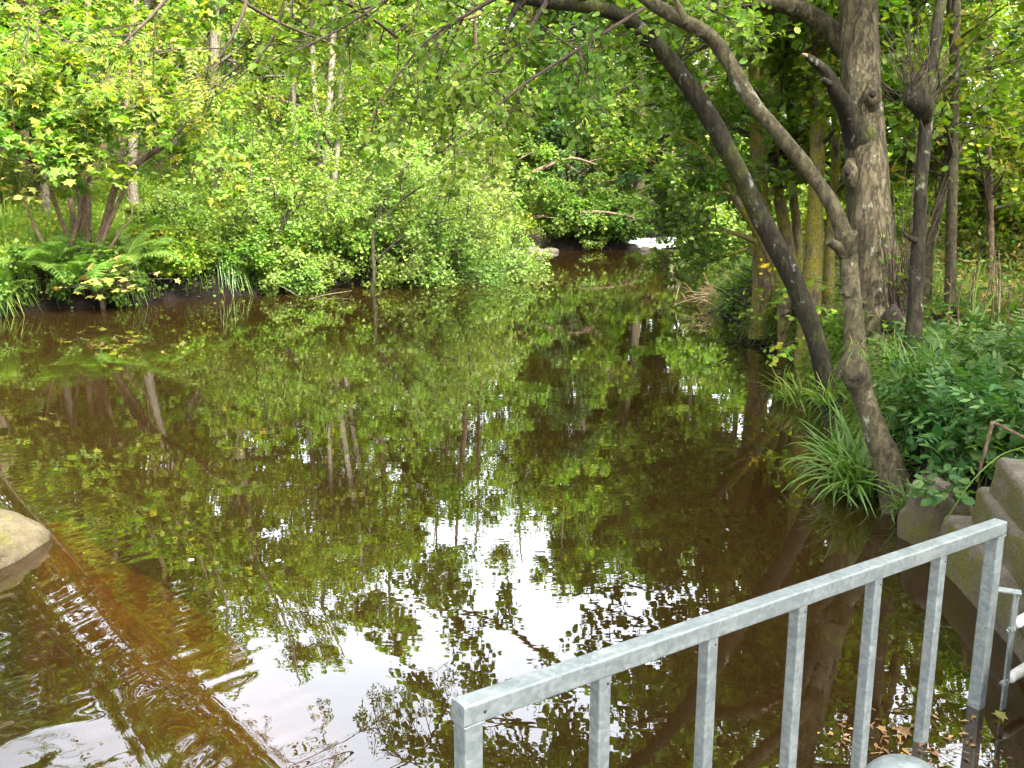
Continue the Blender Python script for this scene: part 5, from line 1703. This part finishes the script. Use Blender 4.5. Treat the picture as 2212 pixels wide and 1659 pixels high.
# ------------------------------------------------------------------ galvanised barrier
def beam(g, p0, p1, w, h, up=(0, 0, 1), ch=.006, mat=0, cap=True, side=None):
    p0, p1 = np.asarray(p0, float), np.asarray(p1, float)
    t_ = nrm(p1 - p0)
    s_ = nrm(np.cross(t_, np.asarray(up, float))) if side is None else nrm(np.asarray(side, float) - t_ * np.dot(side, t_))
    n_ = np.cross(s_, t_)
    q = []
    for sx, sy in ((1, 1), (-1, 1), (-1, -1), (1, -1)):
        for k_ in range(4):
            a0 = {(1, 1): 0, (-1, 1): 90, (-1, -1): 180, (1, -1): 270}[(sx, sy)] + 30 * k_
            q.append((sx * (w / 2 - ch) + ch * math.cos(R(a0)), sy * (h / 2 - ch) + ch * math.sin(R(a0))))
    q = np.array(q)
    nseg = 2
    V_ = np.concatenate([(p0 + (p1 - p0) * f_) + s_ * q[:, :1] + n_ * q[:, 1:] for f_ in np.linspace(0, 1, nseg)])
    m_ = len(q)
    F_ = [[j_, (j_ + 1) % m_, m_ + (j_ + 1) % m_, m_ + j_] for j_ in range(m_)]
    g.add(V_, np.array(F_), mat)
    if cap:
        g.f.append((np.arange(m_)[None, ::-1] + g.n - 2 * m_, mat))
        g.f.append((np.arange(m_)[None] + g.n - m_, mat))


RA, RB = at(1011, 1532, 2.1), at(2152, 1141, 3.53)
RB[2] = RA[2] - .115
rd = nrm(RB - RA)
rh = nrm(np.array([rd[0], rd[1], 0]))
rn = np.array([rh[1], -rh[0], 0])
rail = thing('guard_rail', 'galvanised steel barrier of square tubes standing in the water at lower right', 'railing', (RA[0], RA[1], 0))
g = Geo()
beam(g, RA - rh * .028, RB + rh * .028, .052, .052)
g.build('top_rail', M['galv'], rail)
S = .0255
for nm, P_, zb in (('corner_post', RA, -.7), ('corner_post', RB, -.7)):
    g = Geo()
    beam(g, (P_[0], P_[1], zb), (P_[0], P_[1], P_[2] - .0268), .050, .050, side=rn)
    o = g.build(nm, M['galv'], rail)
NB = 6
for i in range(1, NB):
    P_ = RA + (RB - RA) * i / NB
    g = Geo()
    beam(g, (P_[0], P_[1], -.7), (P_[0], P_[1], P_[2] - .0268), .040, .040, side=rn)
    bal = g.build('baluster', M['galv'], rail)
    g = Geo()
    hp = np.array([P_[0], P_[1], P_[2] - .026 - .022]) - rn * 0 + rh * .006
    fc = -rn if np.dot(-rn[:2], -P_[:2]) > 0 else rn
    tubeP = np.array([hp + fc * .0185, hp + fc * .0212])
    V_, F_ = tubes(tubeP[None], np.array([[.0034, .0034]]), 12)
    g.add(V_, F_)
    g.f.append((np.arange(12)[None] + g.n - 12, 0))
    hole = g.build('drain_hole', M['hole'], bal, base=rail.location)
g = Geo()
fc = -rn if np.dot(-rn[:2], -RA[:2]) > 0 else rn
hp = RA + rh * .028 + np.array([0, 0, -.004])
V_, F_ = tubes(np.array([[hp + fc * .0245, hp + fc * .0272]]), np.array([[.0042, .0042]]), 12)
g.add(V_, F_)
g.f.append((np.arange(12)[None] + g.n - 12, 0))
g.build('drain_hole', M['hole'], rail)
for P_ in (RA, RB):                       # weld beads where the posts meet the rail
    g = Geo()
    ring = []
    for k_ in range(25):
        a_ = 2 * math.pi * k_ / 24
        e = max(abs(math.cos(a_)), abs(math.sin(a_)))
        ring.append(np.array([P_[0], P_[1], P_[2] - .0268]) + (rh * math.cos(a_) + rn * math.sin(a_)) * .0262 / e)
    big_tube(g, np.array(ring), np.full(25, .0028), 80, 6, .3, 90, 3, cap=False)
    g.build('weld_bead', M['galv'], rail, smooth_=True)

# bracket of flat bar beyond the rail
br = thing('flat_bar_bracket', 'small frame of galvanised flat bar bolted beside the far end post of the barrier', 'bracket', (RB[0] + .1, RB[1], 0))
TA, TB = at(2168, 1268, 3.60), at(2196, 1283, 3.56)
bot = at(2150, 1560, 3.72)
bx = np.array([TB[0], TB[1]])
g = Geo()
beam(g, (bx[0], bx[1], -.6), (bx[0], bx[1], TB[2]), .040, .008, side=rh, ch=.002)
g.build('upright_bar', M['galv'], br)
g = Geo()
beam(g, (RB[0], RB[1] + .026, TB[2] + .0045), (bx[0] + .018, bx[1], TB[2] + .0045), .04, .008, ch=.002)
g.build('arm', M['galv'], br)
for zz in (TB[2] - .14, TB[2] - .36):
    g = Geo()
    p0 = np.array([bx[0], bx[1], zz])
    V_, F_ = tubes(np.array([[p0 - rh * .05, p0 + rh * .04]]) * 1.0, np.array([[.006, .006]]), 8)
    g.add(V_, F_)
    for o_ in (-.012, -.03):
        q0 = p0 + fc * .004 + rh * o_
        V_, F_ = tubes(np.array([[q0 - rh * .006, q0 + rh * .006]]), np.array([[.013, .013]]), 6)
        g.add(V_, F_)
        g.f.append((np.arange(6)[None, ::-1] + g.n - 12, 0))
        g.f.append((np.arange(6)[None] + g.n - 6, 0))
    g.build('bolt', M['galv'], br, smooth_=False)
for i, zz in enumerate((TB[2] - .13, TB[2] - .36)):
    g = Geo()
    p0 = np.array([bx[0], bx[1], zz]) + rh * .018
    prof_ = [(0, .008), (.004, .018), (.02, .021), (.035, .019), (.05, .021), (.16, .021), (.168, .014)]
    V_, F_ = tubes(np.array([[p0 + rh * q for q, r_ in prof_]]), np.array([[r_ for q, r_ in prof_]]), 18)
    g.add(V_, F_)
    g.f.append((np.arange(18)[None, ::-1] + g.n - 18 * len(prof_), 0))
    tag(g.build('white_pipe', M['pvc'], smooth_=True), ('upper', 'lower')[i] + ' white plastic pipe end poking in at the right edge behind the bracket', 'pipe', 'white pipes by the bracket')

# round-capped post right below the camera's lower right
c = at(1956, 1716, 2.02)
post = thing('round_post', 'rounded top of a galvanised post at the bottom edge of the picture', 'post', (c[0], c[1], 0))
g = Geo()
prof_ = [(.0, .088), (.35, .088), (.36, .0935), (.385, .0945)] + [(.385 + .075 * math.sin(a_), .0945 * math.cos(a_)) for a_ in np.linspace(.1, 1.5, 14)] + [(.4605, .003)]
zt = c[2] - .385
V_, F_ = tubes(np.array([[(c[0], c[1], zt + q) for q, r_ in prof_[2:]]]), np.array([[r_ for q, r_ in prof_[2:]]]), 48)
g.add(V_, F_)
g.f.append((np.arange(48)[None] + g.n - 48, 0))
g.build('domed_cap', M['galv'], post, smooth_=True)
g = Geo()
V_, F_ = tubes(np.array([[(c[0], c[1], -.7), (c[0], c[1], zt + .37)]]), np.array([[.088, .088]]), 40)
g.add(V_, F_)
g.build('tube', M['galv'], post, smooth_=True)

# ------------------------------------------------------------------ drifted leaves and petals
rng = np.random.default_rng(309)
c = water_at(1985, 1600)
n = 110
q = c + rng.normal(size=(n, 3)) * np.array([.16, .10, 0])
q[:, 2] = .006
g = Geo()
place_leaves(g, TM_LONG, q, rng.normal(size=(n, 3)) * np.array([1, 1, .06]), np.array([0, 0, 1.]) + rng.normal(size=(n, 3)) * .18, .035 * rng.uniform(.4, 1.3, n), 0)
a = rng.uniform(0, 6.28, 16)
P = (c + rng.normal(size=(16, 3)) * np.array([.16, .09, 0]))[:, None] * np.array([1, 1, 0]) + np.array([0, 0, .008]) + np.stack([np.cos(a), np.sin(a), 0 * a], -1)[:, None] * (np.linspace(-.5, .5, 3)[None, :, None] * rng.uniform(.03, .13, 16)[:, None, None])
g.add(*tubes(P, np.full((16, 3), .0013), 4))
tag(g.build('drift_litter', M['litter']), 'raft of drifted leaf scraps and twigs on the water behind the post', 'debris', kind='stuff')
for px, py, L_, mt, lab in ((1945, 1590, .055, 'litter', 'brown dead leaf on the drift raft by the barrier'), (2155, 1555, .05, 'yellow', 'yellow brown leaf floating beside the far end post'),
                            (1900, 1583, .035, 'litter', 'pale leaf floating left of the brown dead leaf')):
    p = water_at(px, py)
    g = Geo()
    place_leaves(g, TM_SYC, np.array([[p[0], p[1], .012]]), np.array([[.8, .5, .12]]), np.array([[.1, -.2, 1.]]), np.array([L_]), 0)
    tag(g.build('floating_leaf', M[mt]), lab, 'leaf', 'leaves afloat by the barrier')
for px, py, L_, lab in ((405, 1210, .035, 'white petal afloat near the boulder, leftmost'), (595, 1213, .03, 'white fleck afloat in the middle of the near water')):
    p = water_at(px, py)
    g = Geo()
    place_leaves(g, TM_ROUND, np.array([[p[0], p[1], water_z(p[0], p[1]) + .004]]), np.array([[1, .2, .05]]), np.array([[.0, -.1, 1.]]), np.array([L_]), 0)
    tag(g.build('floating_petal', M['petal']), lab, 'petal', 'white petals on the water')

# dry upright stalks and a bramble cane at the right edge
for i, (rws, mt, lab) in enumerate((
        ([(2085, 790, 7.0, 4), (2098, 700, 7.0, 4), (2112, 600, 7.0, 3), (2118, 560, 7, 1.5)], 'grass', 'pale green upright stalk at the foot of the slope'),
        ([(2090, 765, 7.0, 3.5), (2120, 690, 7.0, 3), (2150, 630, 7.0, 2)], 'grass', 'pale green stalk slanting right from the upright stalk'),
        ([(2155, 720, 7.4, 5), (2160, 620, 7.4, 4), (2158, 540, 7.4, 2)], 'bark_thin', 'dry brown stalk standing by the right edge'),
        ([(2110, 1040, 5.2, 6), (2140, 930, 5.1, 8), (2150, 915, 5.1, 8), (2212, 945, 5.0, 8), (2260, 960, 5, 6)], 'bark_thin', 'dead bramble cane bent over above the steps'),
        ([(2040, 1130, 4.9, 2.5), (2100, 1040, 4.9, 3), (2160, 985, 5.0, 3), (2212, 965, 5.0, 2)], 'grass', 'yellow green runner trailing down over the steps'),
        ([(2010, 838, 8.0, 8), (2080, 842, 8.0, 8), (2130, 838, 8, 5)], 'straw', 'bare pale stick lying on the right bank'),
        ([(600, 682, 15.6, 1.2), (630, 662, 16.2, 1.8), (690, 640, 17.0, 1.8), (760, 628, 17.4, 1.5)], 'bark_grey', 'thin pale dead branch slanting into the water at the left bank'),
        ([(560, 605, 17.2, 1.2), (605, 618, 17.0, 1.8), (645, 640, 16.6, 1.2)], 'bark_grey', 'short bleached stick leaning off the left bank'))):
    p, r = path(rws)
    g = Geo()
    big_tube(g, p, r, 40, 8, .12, 12, 700 + i)
    cat = 'stick' if 'stick' in lab or 'branch' in lab else 'stalk'
    tag(g.build('plant_stalk' if cat == 'stalk' else 'dead_stick', M[mt], smooth_=True), lab, cat)
rg = np.random.default_rng(345)
for i in range(16):
    px, py, t = rg.uniform(2040, 2215), rg.uniform(690, 790), rg.uniform(7.2, 9.2)
    p0 = at(px, py, t)
    p0[2] = gz(p0[0], p0[1]) - .03
    h = rg.uniform(.5, 1.15)
    d = np.array([rg.normal() * .15, rg.normal() * .15, 1.0])
    pp = np.array([p0 + d * h * q + np.array([rg.normal() * .02, 0, 0]) for q in (0, .35, .7, 1)])
    g = Geo()
    big_tube(g, pp, np.array([.007, .006, .005, .002]), 24, 6, .12, 12, 730 + i)
    tag(g.build('plant_stalk', M['bark_thin'], smooth_=True), 'thin dead brown stalk among the weeds at the right edge', 'stalk', 'dead stalks at the right edge')
g = Geo()
p = at(1656, 575, 10.4)
rg = np.random.default_rng(340)
place_leaves(g, TM_ROUND, p + rg.normal(size=(16, 3)) * .04, rg.normal(size=(16, 3)), rg.normal(size=(16, 3)), np.full(16, .045), 0)
tag(g.build('yellow_flower', M['flower']), 'small yellow flower head beside the crooked sapling', 'flower')
